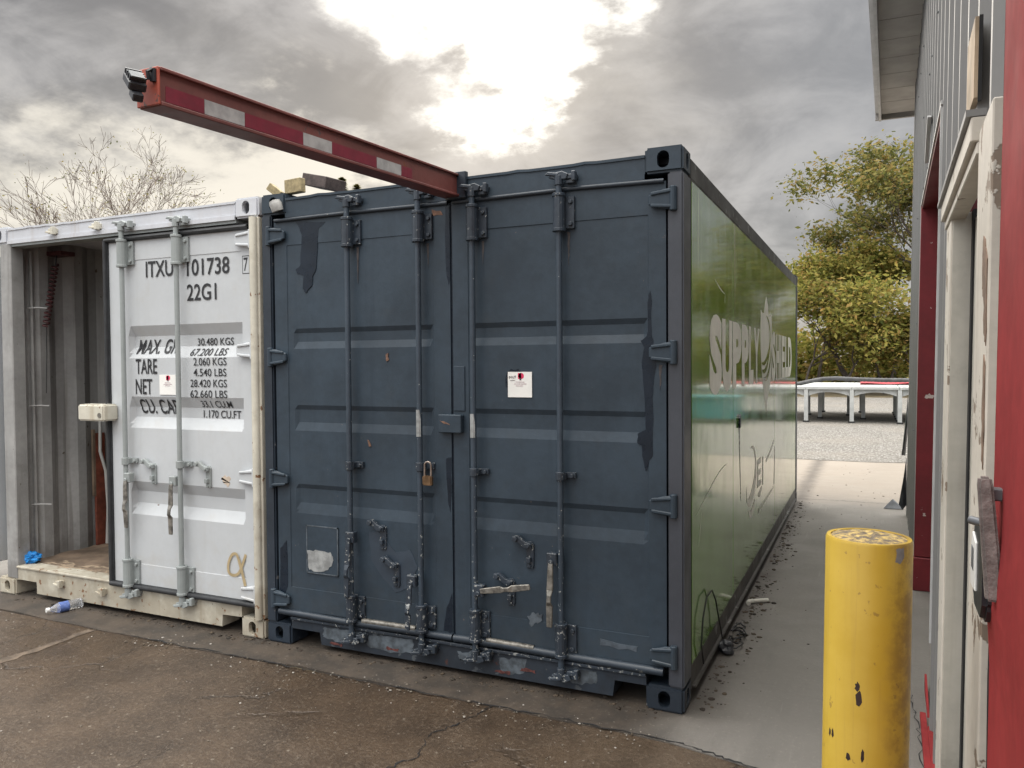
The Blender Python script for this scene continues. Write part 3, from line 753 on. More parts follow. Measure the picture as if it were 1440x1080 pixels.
def side_stroke(pts, w0, w1=None, x=XS + 0.0012, n=14):
    """tapered stroke along a smooth curve on the side of the box"""
    P = [Vector((p[0], p[1])) for p in pts]; out = []
    for i in range(len(P) - 1):
        p0 = P[max(i - 1, 0)]; p1 = P[i]; p2 = P[i + 1]; p3 = P[min(i + 2, len(P) - 1)]
        for k in range(n if i == len(P) - 2 else n):
            t = k / n
            out.append(0.5 * ((2 * p1) + (p2 - p0) * t + (2 * p0 - 5 * p1 + 4 * p2 - p3) * t * t + (3 * p1 - p0 - 3 * p2 + p3) * t ** 3))
    out.append(P[-1]); m = len(out); vs = []
    for i, p in enumerate(out):
        t = (out[min(i + 1, m - 1)] - out[max(i - 1, 0)]).normalized(); q = Vector((-t.y, t.x))
        s_ = i / (m - 1); wd = w0 * max(0.12, math.sin(math.pi * s_) ** 0.7) if w1 is None else w0 + (w1 - w0) * s_
        vs += [(x, p.x + q.x * wd / 2, p.y + q.y * wd / 2), (x, p.x - q.x * wd / 2, p.y - q.y * wd / 2)]
    return vs, [(2 * i, 2 * i + 1, 2 * i + 3, 2 * i + 2) for i in range(m - 1)]
sk = MB()
sk.add(*side_stroke([(3.11, 1.985), (3.29, 1.93), (3.37, 1.84), (3.33, 1.73), (3.20, 1.66), (2.99, 1.60), (2.80, 1.60)], 0.055))
sk.add(*side_stroke([(2.84, 1.545), (2.98, 1.535), (3.16, 1.58), (3.30, 1.68), (3.36, 1.76)], 0.045, x=XS + 0.0014))
sk.add(*side_stroke([(2.90, 1.48), (3.09, 1.475), (3.25, 1.52), (3.38, 1.62), (3.43, 1.72)], 0.05, x=XS + 0.0016))
sk.build('emblem_line', M['green'], em)
s2 = MB()
s2.add(*side_stroke([(1.99, 0.76), (2.03, 0.655), (2.15, 0.635), (2.32, 0.69), (2.44, 0.78), (2.47, 0.90), (2.36, 0.985), (2.23, 1.0)], 0.055, x=XS))
s2.add(*side_stroke([(2.05, 0.64), (2.16, 0.60), (2.33, 0.635), (2.47, 0.72), (2.50, 0.85)], 0.035, x=XS - 0.0004))
s2.add(*side_stroke([(2.10, 0.565), (2.20, 0.525), (2.34, 0.55), (2.43, 0.60)], 0.06, x=XS))
s2.build('emblem', M['silver_ink'], blue); s2 = MB()
text_fit(s2, 'E', 2.55, 2.78, 0.66, 0.872, fs_, bold=0.03)
text_fit(s2, 'I', 2.86, 2.93, 0.64, 0.862, fs_)
s2.build('lettering', M['silver_ink'], blue); s2 = MB()
s2.add(*side_stroke([(2.60, 0.60), (2.72, 0.60), (2.84, 0.63)], 0.05, x=XS))
s2.add(*side_stroke([(3.69, 0.53), (3.73, 0.70), (3.72, 0.86)], 0.05, 0.03, x=XS))
s2.add(*side_stroke([(3.1, 0.80), (3.4, 0.85), (3.7, 0.92)], 0.03, 0.02, x=XS - 0.0004))
s2.build('emblem_line', M['silver_ink'], blue); s2 = MB()
for i in range(11):
    a = 2.62 + i * 0.1
    s2.add(*side_stroke([(a, 0.455 + i * 0.004), (a + 0.03, 0.50 + i * 0.002)], 0.022, 0.022, x=XS, n=2))
s2.build('fine_print', M['silver_ink'], blue)
sc = MB()
sc.add(*side_stroke([(0.80, 2.06), (0.91, 2.035), (1.02, 2.015), (1.13, 2.005)], 0.008, x=XS))
sc.add(*side_stroke([(1.13, 2.005), (1.125, 1.97), (1.13, 1.95)], 0.006, x=XS))
sc.build('scratch', M['silver_ink'], blue); sc = MB()
sc.add(*side_stroke([(0.30, 0.86), (0.6, 0.93), (0.95, 0.995), (1.2, 1.01)], 0.006, x=XS))
sc.build('scratch', M['silver_ink'], blue); sc = MB()
sc.add(*side_stroke([(0.35, 0.70), (0.40, 0.80), (0.43, 0.86)], 0.006, x=XS))
sc.build('scratch', M['silver_ink'], blue)
bs = MB()
bs.add(*side_stroke([(1.665, 1.245), (1.68, 1.15), (1.71, 0.92), (1.745, 0.70)], 0.05, 0.012, x=XS))
bs.prism(rough_poly([(1.63, 1.255), (1.67, 1.27), (1.68, 1.20), (1.64, 1.19)], 0.006, 3, 4), SIDE, XS - 0.0005, XS + 0.012)
bs.build('drip_stain', M['drip'], blue)

# ---- doors
gB = [(1.818, 0.026, 0.040, 1.703), (1.384, 0.026, 0.048, 1.238), (0.934, 0.026, 0.060, 0.766)]
doorR = thing('door', '', ''); doorL = thing('door', '', '')
for d_ in (doorR, doorL):
    del d_['label']; del d_['category']
    d_.parent = blue; d_['_o'] = tuple(blue['_o'])
door_leaf(doorR, -1.188, -0.082, 0.205, 2.436, -1.098, -0.165, 0.335, 2.288, -1.092, -0.167, gB, 0.012, M['blue'])
door_leaf(doorL, -2.352, -1.202, 0.205, 2.436, -2.262, -1.300, 0.335, 2.292, -2.222, -1.306, gB, 0.012, M['blue'])
for z in (2.35, 1.657, 0.957, 0.262):
    hinge(doorR, -0.045, -0.158, z, M['blue'])
    hinge(doorL, -2.378, -2.262, z, M['blue'])
# painted-over gaskets
MB().tube([(-1.18, 0.006, 2.437), (-0.9, 0.005, 2.439), (-0.5, 0.006, 2.443), (-0.09, 0.006, 2.436)], 0.011, 10).build('top_gasket', M['blue_gasket'], doorR, smooth=True)
MB().tube([(-1.19, 0.002, 0.192), (-0.9, 0.0, 0.196), (-0.6, 0.0, 0.19), (-0.095, 0.002, 0.186)], 0.020, 10).build('bottom_gasket', M['blue_gasket'], doorR, smooth=True)
MB().tube([(-2.34, 0.006, 2.436), (-1.8, 0.005, 2.44), (-1.21, 0.006, 2.437)], 0.011, 10).build('top_gasket', M['blue_gasket'], doorL, smooth=True)
MB().tube([(-2.34, 0.002, 0.19), (-1.9, 0.0, 0.186), (-1.5, 0.0, 0.192), (-1.2, 0.002, 0.192)], 0.019, 10).build('bottom_gasket', M['blue_gasket'], doorL, smooth=True)
MB().box(-1.2015, -1.1885, 0.02, 0.05, 0.2, 2.44).build('seam_gasket', M['drip'], doorL)
# lock rods
def rod(door, x, z0, z1, rmat, wmat, guides, y=-0.03):
    rt = MB().tube([(x, y, z0), (x, y, z1)], 0.0150, 14).build('lock_rod', rmat, door, smooth=True)
    for a, b, big in guides: rod_guide(rt, x, a, b, wmat, big, y)
    cam_end(rt, x, z0, False, wmat, y); cam_end(rt, x, z1, True, wmat, y)
    return rt
r1 = rod(doorL, -1.814, 0.115, 2.49, M['blue_rod'], M['blue_worn'], [(2.255, 2.40, True), (1.04, 1.085, False), (0.21, 0.345, True)])
r2 = rod(doorL, -1.368, 0.120, 2.488, M['blue_rod'], M['blue_worn'], [(2.25, 2.395, True), (1.055, 1.10, False), (0.215, 0.345, True)])
r3 = rod(doorR, -1.052, 0.130, 2.475, M['blue_rod'], M['blue_worn'], [(2.235, 2.40, True), (1.045, 1.085, False), (0.21, 0.36, True)])
r4 = rod(doorR, -0.586, 0.110, 2.485, M['blue_rod'], M['blue_worn'], [(2.245, 2.41, True), (1.05, 1.09, False), (0.2, 0.35, True)])
handle_hub(r1, -1.814, 0.672, M['blue_worn'], M['blue_worn'], -92, 0.31, dx_=0.008)
handle_hub(r2, -1.368, 0.475, M['blue_worn'], M['blue_worn'], -93, 0.24, dx_=-0.05)
handle_hub(r3, -1.052, 0.47, M['blue_worn'], M['steel_worn'], 11, 0.28, dx_=0.03)
handle_hub(r4, -0.586, 0.668, M['blue_worn'], M['steel_worn'], -91, 0.31, dx_=-0.04)
hasp(doorL, -1.628, 0.685, M['blue_worn'])
hasp(doorL, -1.545, 0.492, M['blue_worn'])
hasp(doorR, -0.764, 0.672, M['blue_worn'])
hasp(doorR, -0.868, 0.475, M['blue_worn'])
# bare-metal wear on the two middle rods
for rt, x, a, b in ((r2, -1.368, 1.235, 1.375), (r3, -1.052, 1.24, 1.36)):
    MB().add([(x + 0.0178 * math.sin(t) , -0.03 - 0.0178 * math.cos(t), z) for z in (a, a + 0.03, b - 0.05, b) for t in (-0.9, -0.3, 0.3, 0.9 if z < b - 0.02 else 0.5)],
             [(j * 4 + i, j * 4 + i + 1, j * 4 + 5 + i, j * 4 + 4 + i) for j in range(3) for i in range(3)]).build('bare_patch', M['bare'], rt)
rr = simple('thin_rust_run', (0.060, 0.052, 0.052), 0.6, var=0.3, sc=30)
for dd, x, z, l_, sd in ((doorR, -0.56, 2.24, 0.16, 1), (doorR, -1.02, 2.23, 0.12, 2), (doorL, -1.78, 2.25, 0.2, 3), (doorL, -1.34, 2.24, 0.13, 4), (doorR, -0.115, 1.60, 0.12, 5)):
    decal('rust_run', rough_poly([(x, z), (x + 0.014, z), (x + 0.010, z - l_ * 0.6), (x + 0.006, z - l_), (x + 0.002, z - l_ * 0.5)], 0.002, 5, sd), rr, dd, y=0.012 if z > 2.24 or x > -0.2 else 0.0155)
# centre lock plate
MB().box(-1.262, -1.128, 0.012, -0.024, 1.258, 1.352).build('lock_plate', M['blue'], doorL, bevel=0.004)
MB().prism(rough_poly([(-1.25, 1.32), (-1.225, 1.305), (-1.19, 1.30), (-1.20, 1.308), (-1.23, 1.316)], 0.002, 2, 1), FRONT, -0.023, -0.0256).build('rust_scrape', M['orange_rust'], doorL)
MB().box(-1.186, -1.120, 0.012, 0.006, 1.37, 1.60).build('cover_strip', M['blue'], doorR, bevel=0.002)
# paint runs, patches and scrapes
decal('paint_run', rough_poly([(-0.157, 1.94), (-0.169, 1.89), (-0.166, 1.793), (-0.172, 1.735), (-0.2, 1.71), (-0.182, 1.685), (-0.199, 1.613), (-0.189, 1.528), (-0.178, 1.30), (-0.215, 1.28), (-0.22, 1.24), (-0.2, 1.23), (-0.195, 1.181), (-0.177, 1.105), (-0.166, 1.161), (-0.143, 1.183), (-0.144, 1.448), (-0.137, 1.528), (-0.125, 1.6), (-0.142, 1.697), (-0.149, 1.757), (-0.149, 1.889)], 0.003, 3, 2), M['drip'], doorR)
decal('paint_run', rough_poly([(-2.2, 2.426), (-1.985, 2.402), (-2.037, 2.372), (-2.055, 2.151), (-2.08, 2.111), (-2.086, 2.055), (-2.13, 2.018), (-2.151, 2.044), (-2.143, 2.114), (-2.19, 2.131), (-2.202, 2.152), (-2.166, 2.171), (-2.151, 2.339), (-2.168, 2.38)], 0.003, 3, 3), M['drip'], doorL, th=0.0012)
decal('paint_run', rough_poly([(-1.226, 2.42), (-1.203, 2.42), (-1.203, 2.205), (-1.203, 2.051), (-1.21, 2.02), (-1.223, 2.065), (-1.229, 2.219)], 0.002, 3, 3), M['drip'], doorL)
decal('paint_run', rough_poly([(-1.235, 1.12), (-1.205, 1.13), (-1.204, 0.98), (-1.212, 0.84), (-1.225, 0.9), (-1.232, 1.02)], 0.002, 3, 9), M['drip'], doorL)
decal('paint_run', rough_poly([(-1.24, 0.34), (-1.205, 0.42), (-1.203, 0.215), (-1.26, 0.215)], 0.003, 3, 11), M['drip'], doorL)
decal('paint_run', rough_poly([(-2.34, 0.55), (-2.29, 0.60), (-2.285, 0.34), (-2.31, 0.28), (-2.345, 0.30)], 0.003, 3, 12), M['drip'], doorL)
decal('paint_run', rough_poly([(-1.72, 0.69), (-1.66, 0.71), (-1.55, 0.60), (-1.46, 0.62), (-1.42, 0.53), (-1.45, 0.43), (-1.56, 0.38), (-1.63, 0.45), (-1.71, 0.55)], 0.006, 3, 13), simple('damp_dark_paint', (0.033, 0.048, 0.068), 0.4, var=0.15), doorL, y=0.016, th=0.003)
decal('rust_scrape', rough_poly([(-1.60, 1.665), (-1.585, 1.67), (-1.582, 1.635), (-1.597, 1.63)], 0.003, 2, 5), M['orange_rust'], doorL, y=0.016, th=0.006)
decal('rust_scrape', rough_poly([(-1.725, 1.20), (-1.715, 1.20), (-1.70, 1.165), (-1.715, 1.165)], 0.003, 2, 6), M['orange_rust'], doorL, y=0.016, th=0.006)
decal('rust_scrape', rough_poly([(-1.31, 2.41), (-1.25, 2.40), (-1.24, 2.375), (-1.30, 2.38)], 0.006, 2, 6), M['orange_rust'], doorL)
for x0_, x1_, z0_, z1_, sd in ((-2.035, -1.78, 0.075, 0.140, 1), (-1.74, -1.445, 0.066, 0.142, 6), (-0.935, -0.79, 0.062, 0.134, 2), (-0.60, -0.42, 0.072, 0.140, 3), (-1.17, -1.09, 0.08, 0.13, 5)):
    MB().prism(rough_poly([(x0_, z0_), ((x0_ + x1_) / 2, z0_ - 0.014), (x1_, z0_ + 0.01), (x1_, z1_), (x0_, z1_ - 0.01)], 0.007, 6, sd), FRONT, 0.008, 0.0065).build('pale_patch', M['patch'], blue)
for x0_, z0_, sd in ((-1.99, 0.045, 1), (-1.62, 0.07, 2), (-0.96, 0.05, 3), (-0.82, 0.08, 4)):
    MB().prism(rough_poly([(x0_, z0_), (x0_ + 0.08, z0_ - 0.004), (x0_ + 0.085, z0_ + 0.010), (x0_ + 0.01, z0_ + 0.013)], 0.005, 4, sd), FRONT, 0.0062, 0.005).build('rust_scrape', simple('dull_red_rust', (0.10, 0.032, 0.028), 0.8, var=0.5, sc=50), blue)
decal('pale_patch', rough_poly([(-0.78, 0.36), (-0.74, 0.38), (-0.70, 0.37), (-0.72, 0.33), (-0.76, 0.31)], 0.008, 4, 7), M['patch'], doorR)
decal('pale_patch', rough_poly([(-0.40, 0.29), (-0.22, 0.285), (-0.22, 0.26), (-0.40, 0.262)], 0.006, 4, 8), simple('thin_pale_paint', (0.075, 0.095, 0.118), 0.5, var=0.3, sc=18), doorR)
MB().tube([(-1.76, -0.001, 0.206), (-1.42, -0.001, 0.209)], 0.0155, 10).build('bare_patch', M['steel_worn'], doorL, smooth=True)
MB().tube([(-1.00, -0.0015, 0.207), (-0.74, -0.0015, 0.203)], 0.0155, 10).build('bare_patch', M['steel_worn'], doorR, smooth=True)
# data plate
pl = MB().box(-2.145, -1.93, 0.016, 0.0095, 0.432, 0.70).build('data_plate', M['blue'], doorL, bevel=0.002)
fr = MB()
for a in ((-2.147, -1.928, 0.697, 0.703), (-2.147, -1.928, 0.43, 0.436), (-2.148, -2.142, 0.43, 0.703), (-1.934, -1.928, 0.43, 0.703)):
    fr.box(a[0], a[1], 0.012, 0.008, a[2], a[3])
fr.build('plate_edge', M['patch'], pl)
MB().prism(rough_poly([(-2.142, 0.557), (-2.06, 0.565), (-1.981, 0.558), (-1.961, 0.531), (-1.974, 0.48), (-2.03, 0.45), (-2.10, 0.437), (-2.14, 0.457)], 0.005, 4, 3), FRONT, 0.0095, 0.0078).build('worn_area', M['bare'], pl)
# sticker
def sticker(door, x0, x1, z0, z1, y, hand=True):
    st = MB().box(x0, x1, y, y - 0.0015, z0, z1).build('sticker', M['paper'], door)
    w_, h_ = x1 - x0, z1 - z0; yy = y - 0.002
    q = MB(); ff = lambda a, b: (a, yy, b)
    cx, cz = x0 + w_ * 0.56, z1 - h_ * 0.16
    ring = []
    n = 20
    q.add([ff(cx + w_ * 0.115 * math.cos(2 * math.pi * i / n), cz + w_ * 0.115 * math.sin(2 * math.pi * i / n)) for i in range(n)], [tuple(range(n))])
    q.add([ff(x0 + w_ * 0.42, z1 - h_ * 0.05), ff(x0 + w_ * 0.56, z1 - h_ * 0.05), ff(x0 + w_ * 0.56, z1 - h_ * 0.28), ff(x0 + w_ * 0.42, z1 - h_ * 0.28)], [(0, 1, 2, 3)])
    q.build('logo', M['pink_ink'], st)
    q = MB(); yy = y - 0.0026
    q.box(x0 + w_ * 0.49, x0 + w_ * 0.56, yy, yy + 0.0004, z1 - h_ * 0.33, z1 - h_ * 0.25)
    if hand:
        q.tube([(x0 + w_ * t, yy, z1 - h_ * k_) for t, k_ in ((.04, .2), (.08, .17), (.06, .26), (.12, .2), (.15, .16), (.17, .26), (.2, .17), (.24, .27), (.27, .17), (.34, .15), (.3, .25))], 0.0011, 5)
        q.tube([(x0 + w_ * t, yy, z1 - h_ * k_) for t, k_ in ((.1, .35), (.2, .33), (.3, .33))], 0.0011, 5)
    q.build('writing', M['navy_ink'], st)
    q = MB()
    for k_, a, b in ((0.40, 0.34, 0.66), (0.475, 0.26, 0.74), (0.55, 0.34, 0.64)):
        x = x0 + w_ * a
        while x < x0 + w_ * b:
            l_ = w_ * random.uniform(0.02, 0.06)
            q.box(x, x + l_, yy, yy + 0.0004, z1 - h_ * k_ - 0.0022, z1 - h_ * k_ + 0.0022); x += l_ + w_ * 0.012
    q.build('fine_print', M['grey_ink'], st)
decal('paint_run', rough_poly([(-0.89, 1.49), (-0.89, 1.565), (-0.86, 1.583), (-0.82, 1.582), (-0.80, 1.56), (-0.80, 1.49)], 0.004, 3, 8), M['drip'], doorR, y=0.0155)
sticker(doorR, -0.878, -0.748, 1.444, 1.57, 0.0115)

# ---- padlock
pd = thing('padlock', 'small brass padlock hanging from the lock rod bracket of the dark doors', 'padlock', (-1.312, -0.045, 0.985))
MB().box(-1.340, -1.285, -0.058, -0.032, 0.985, 1.035).build('body', M['brass'], pd, bevel=0.005, seg=2)
MB().tube([(-1.331, -0.045, 1.03)] + [(-1.312 + 0.019 * math.cos(a), -0.045, 1.088 + 0.019 * math.sin(a)) for a in [math.pi * (1 - i / 10) for i in range(11)]] + [(-1.293, -0.045, 1.03)], 0.0052, 10).build('shackle', M['shackle'], pd, smooth=True)

# ================================================================== WHITE CONTAINER
wx1, wx0 = -2.458, -4.896
wh = thing('shipping_container', 'white shipping container with one door open, beside the dark blue grey one', 'shipping container', (-3.677, 0, 0))
for xr, mx in ((wx1, 1), (wx0, -1)):
    for z0 in (0, H - 0.118):
        casting(wh, M['cream'] if z0 == 0 else M['white_header'], xr, 0, z0, mx)
        casting(wh, M['cream'], xr, L, z0, mx, -1)
MB().box(wx1 - 0.062, wx1 - 0.002, 0.004, 0.12, 0.118, H - 0.118).build('corner_post', M['cream'], wh, bevel=0.006)
MB().tube([(wx1 - 0.034, -0.004, 0.12), (wx1 - 0.034, -0.004, H - 0.12)], 0.024, 12).build('hinge_tube', M['cream'], wh, smooth=True)
MB().box(wx0 + 0.09, wx0 + 0.205, 0.004, 0.10, 0.118, H - 0.118).build('corner_post', M['inner'], wh, bevel=0.006)
MB().tube([(wx0 + 0.075, 0.06, 0.13), (wx0 + 0.075, 0.06, H - 0.12)], 0.02, 10).build('hinge_tube', M['rubber'], wh, smooth=True)
hd = header(wx0 + 0.178, wx1 - 0.178, 2.572, 2.472, M['white_header'], wh, seed=9)
MB().box(wx0 + 0.178, wx1 - 0.178, 0.012, 0.11, 2.45, 2.470).build('header_lip', M['white_rod'], wh)
sp = [(wx0 + 0.178, 0.11), (wx0 + 0.178, 0.205), (wx1 - 0.178, 0.205), (wx1 - 0.178, 0.112), (wx1 - 0.33, 0.108), (wx1 - 0.335, 0.035), (wx0 + 0.40, 0.035), (wx0 + 0.40, 0.115), (wx0 + 0.22, 0.115)]
MB().prism(sp, FRONT, 0.008, 0.15).build('sill', M['cream'], wh)
MB().box(wx0 + 0.2, wx1 - 0.1, -0.004, 0.12, 0.197, 0.212).build('sill_lip', M['cream'], wh, bevel=0.003)
MB().box(wx0 + 0.05, wx1 - 0.05, 0.121, L - 0.1, 0.15, 0.211).build('floor', M['ply'], wh)
MB().box(wx0 + 0.06, wx1 - 0.06, 0.45, 0.55, -0.004, 0.149).build('cross_member', M['dark'], wh)
# splintered edge of the floor
sp_ = MB(); rd = random.Random(8)
for i in range(46):
    x = rd.uniform(-4.6, -3.7); l_ = rd.uniform(0.03, 0.16); y = rd.uniform(0.09, 0.22); a = rd.uniform(-0.18, 0.18)
    sp_.xf(Matrix()); sp_.add([(x, y, 0.2125), (x + l_, y + a * l_, 0.2125), (x + l_, y + a * l_ + 0.012, 0.216), (x + l_ * 0.3, y + 0.014, 0.215)], [(0, 1, 2, 3)])
sp_.build('floor_splinter', simple('splintered_ply', (0.26, 0.20, 0.14), 0.8, var=0.4, sc=20), wh)
# corrugated walls
def corrugated(x, y0, y1, z0, z1, sgn, mat, parent, name):
    prof_ = [(0, 0), (0.068, 0), (0.139, 0.036), (0.207, 0.036), (0.278, 0)]
    ys = []; y = y0; 
    pts = []
    while y < y1:
        for a, b in prof_[:-1]:
            pts.append((min(y + a, y1), b))
        y += 0.278
    pts.append((y1, 0))
    mb = MB()
    vs = [(x + sgn * b, a, z) for z in (z0, z1) for a, b in pts]; n = len(pts)
    mb.add(vs, [(i, i + 1, n + i + 1, n + i) for i in range(n - 1)])
    return mb.build(name, mat, parent)
corrugated(wx0 + 0.125, 0.10, L - 0.1, 0.16, 2.531, 1, M['inner'], wh, 'side_wall')
corrugated(wx1 - 0.02, 0.12, L - 0.1, 0.16, 2.531, -1, M['inner'], wh, 'side_wall')
MB().box(wx0 + 0.03, wx0 + 0.06, 0.13, L - 0.1, 0.1, 2.531).build('outer_skin', M['white_header'], wh)
MB().box(wx0 + 0.05, wx1 - 0.05, L - 0.1, L - 0.06, 0.1, 2.52).build('rear_wall', M['inner'], wh)
MB().box(wx0 + 0.02, wx1 - 0.02, 0.10, L - 0.06, 2.53, 2.55).build('roof', M['white_header'], wh)
# lashing rings on the front-left inner post
lr = MB()
for z in (2.03, 1.33, 0.62): lr.tube([(wx0 + 0.175, 0.14, z), (wx0 + 0.24, 0.16, z + 0.004), (wx0 + 0.30, 0.20, z)], 0.006, 8)
lr.tube([(wx0 + 0.165, 0.175, 0.22), (wx0 + 0.165, 0.175, 2.44)], 0.012, 8)
lr.build('lashing_bar', M['inner'], wh, smooth=True)
MB().box(wx0 + 0.13, wx0 + 0.31, 0.30, 0.42, 2.425, 2.455).build('red_bracket', M['red_coil'], wh, bevel=0.004)
MB().box(wx0 + 0.146, wx0 + 0.166, 0.66, 0.745, 0.212, 1.09).build('inner_board', M['red_board'], wh, bevel=0.002)
MB().box(wx0 + 0.146, wx0 + 0.168, 0.64, 0.66, 0.60, 1.12).build('inner_batten', M['ply'], wh)
MB().tube([(wx0 + 0.20, 0.68, 1.2), (wx0 + 0.22, 0.66, 0.95), (wx0 + 0.24, 0.69, 0.80), (wx0 + 0.22, 0.72, 0.5), (wx0 + 0.2, 0.72, 0.22)], 0.012, 10).build('conduit', M['conduit'], wh, smooth=True)
# keepers for the open door
for x, z, up in ((-4.225, 2.515, 1), (-3.80, 2.515, 1), (-4.235, 0.135, 0), (-3.82, 0.128, 0)):
    kp = MB()
    kp.box(x - 0.03, x + 0.03, 0.01, -0.022, z - 0.012, z + 0.022)
    kp.box(x + 0.012, x + 0.032, -0.008, -0.036, z - 0.02, z + 0.03)
    kp.prism([(x - 0.055, z - 0.004), (x + 0.01, z - 0.016), (x + 0.01, z - 0.002), (x - 0.04, z + 0.008)], FRONT, -0.03, -0.012)
    kp.build('rod_keeper', M['cream'], wh, bevel=0.002)
# closed door
gW = [(1.867, 0.066, 0.070, 1.662), (1.418, 0.066, 0.070, 1.218), (0.876, 0.066, 0.070, 0.664)]
wd = thing('door', '', '')
del wd['label']; del wd['category']
wd.parent = wh; wd['_o'] = tuple(wh['_o'])
door_leaf(wd, -3.715, -2.535, 0.215, 2.405, -3.60, -2.60, 0.345, 2.283, -3.555, -2.598, gW, 0.034, M['white'])
gk = MB()
path = [(-2.54, 0.004, 2.425), (-3.66, 0.004, 2.425)]
gk.box(-3.75, -2.54, 0.0, 0.06, 2.405, 2.437)
gk.box(-3.752, -3.715, 0.0, 0.06, 0.185, 2.437)
gk.box(-3.75, -2.54, 0.0, 0.06, 0.185, 0.216)
gk.tube([(-2.54, -0.002, 2.421), (-3.735, -0.002, 2.421)], 0.013, 8)
gk.tube([(-2.50, -0.006, 0.199), (-3.735, -0.006, 0.199)], 0.017, 10)
gk.tube([(-3.735, -0.002, 0.2), (-3.735, -0.002, 2.42)], 0.014, 8)
gk.build('gasket', M['rubber'], wd, smooth=True)
for z in (2.345, 1.70, 0.955, 0.265): hinge(wd, wx1 - 0.05, -2.63, z, M['white'])
ra = rod(wd, -3.548, 0.160, 2.495, M['white_rod'], M['white_rod'], [(2.245, 2.405, True), (0.985, 1.03, False), (0.21, 0.375, True)])
rb = rod(wd, -3.076, 0.160, 2.485, M['white_rod'], M['white_rod'], [(2.235, 2.40, True), (0.985, 1.03, False), (0.21, 0.375, True)])
handle_hub(ra, -3.548, 0.905, M['white_rod'], M['steel_worn'], -88, 0.30, dx_=0.03)
handle_hub(rb, -3.076, 0.905, M['white_rod'], M['steel_worn'], -90, 0.31, dx_=-0.045)
hasp(wd, -3.345, 0.94, M['white_rod']); hasp(wd, -2.885, 0.945, M['white_rod'])
lb = MB().box(-3.895, -3.655, -0.10, 0.012, 1.262, 1.368).build('lock_box', M['cream'], wd, bevel=0.010, seg=3)
MB().tube([(-3.69, -0.1, 1.30), (-3.69, -0.104, 1.30)], 0.016, 14).build('keyhole', M['steel_worn'], lb)
# rusty seam marks on the post
MB().box(wx1 - 0.046, wx1 - 0.020, -0.0285, -0.0265, 0.9, 1.66).build('rust_streak', M['orange_rust'], wh) if False else None
decal('graffiti', None, None, None) if False else None
gf = MB()
def front_stroke(pts, wd_, y):
    vs, fs = side_stroke(pts, wd_, wd_, 0, 8)
    return [(v[1], y, v[2]) for v in vs], fs
gf.add(*front_stroke([(-2.60, 0.49), (-2.63, 0.42), (-2.66, 0.37), (-2.70, 0.355), (-2.735, 0.37), (-2.738, 0.42), (-2.71, 0.475), (-2.675, 0.485), (-2.655, 0.45)], 0.018, 0.0095))
gf.add(*front_stroke([(-2.655, 0.455), (-2.64, 0.41), (-2.615, 0.33), (-2.607, 0.30)], 0.022, 0.0088))
gf.build('graffiti', M['graffiti'], wd)
decal('rust_stain', rough_poly([(-2.79, 0.93), (-2.76, 0.955), (-2.72, 0.935), (-2.715, 0.90), (-2.74, 0.885), (-2.77, 0.895)], 0.01, 4, 2), simple('thin_rust_stain', (0.50, 0.42, 0.34), 0.6, var=0.2, sc=30), wd, y=0.0165, th=0.002)
decal('rust_scrape', rough_poly([(-3.37, 0.71), (-3.355, 0.73), (-3.345, 0.73), (-3.37, 0.68)], 0.002, 2, 5), M['orange_rust'], wd, y=0.05, th=0.006)
# numbers
tx = MB(); ft = lambda a, b: (a, 0.0112, b)
text_fit(tx, 'ITXU', -3.372, -3.137, 2.167, 2.268, ft, shift=-0.013, bold=0.012)
text_fit(tx, '101738', -3.022, -2.68, 2.158, 2.260, ft, shift=-0.013, bold=0.012)
text_fit(tx, '22G1', -3.024, -2.785, 2.007, 2.108, ft, shift=-0.013, bold=0.012)
text_fit(tx, '7', -2.582, -2.550, 2.163, 2.243, ft, bold=0.012)
for a in ((-2.592, -2.537, 2.250, 2.2545), (-2.592, -2.537, 2.148, 2.1525), (-2.592, -2.5885, 2.15, 2.252), (-2.5405, -2.537, 2.15, 2.252)):
    tx.add([ft(a[0], a[2]), ft(a[1], a[2]), ft(a[1], a[3]), ft(a[0], a[3])], [(0, 1, 2, 3)])
text_fit(tx, 'MAX. GR', -3.462, -3.112, 1.688, 1.780, ft, bold=0.012, shear=0.28, shift=-0.04)
text_fit(tx, 'TARE', -3.477, -3.29, 1.562, 1.657, ft, shift=-0.013, bold=0.012)
text_fit(tx, 'NET', -3.481, -3.335, 1.433, 1.53, ft, shift=-0.013, bold=0.012)
text_fit(tx, 'CU. CAP', -3.452, -3.118, 1.310, 1.402, ft, bold=0.012, shear=-0.08, shift=-0.034)
for s_, a, b, z0, z1, shr in (('30.480 KGS', -2.980, -2.688, 1.734, 1.780, 0), ('67.200 LBS', -3.000, -2.700, 1.672, 1.717, 0.25), ('2.060 KGS', -2.982, -2.716, 1.612, 1.660, 0), ('4.540 LBS', -2.983, -2.718, 1.547, 1.594, 0), ('28.420 KGS', -3.010, -2.716, 1.481, 1.528, 0), ('62.660 LBS', -3.012, -2.714, 1.416, 1.463, 0), ('33.1 CU.M', -2.925, -2.68, 1.356, 1.398, 0), ('1.170 CU.FT', -2.94, -2.64, 1.293, 1.340, 0)):
    text_fit(tx, s_, a, b, z0, z1, ft, bold=0.006, shear=shr, shift=-0.03 if z0 in (1.672, 1.356) else -0.012)
to = tx.build('lettering', M['black_ink'], wd)
cuts = [q for zt, s1, s2, zb in gW for q in (zt, zt - s1, zb + s2, zb)]
conform(to, cuts, lambda z: prof(z, gW, 0.034))
sticker(wd, -3.283, -3.145, 1.432, 1.557, 0.0125, hand=False)
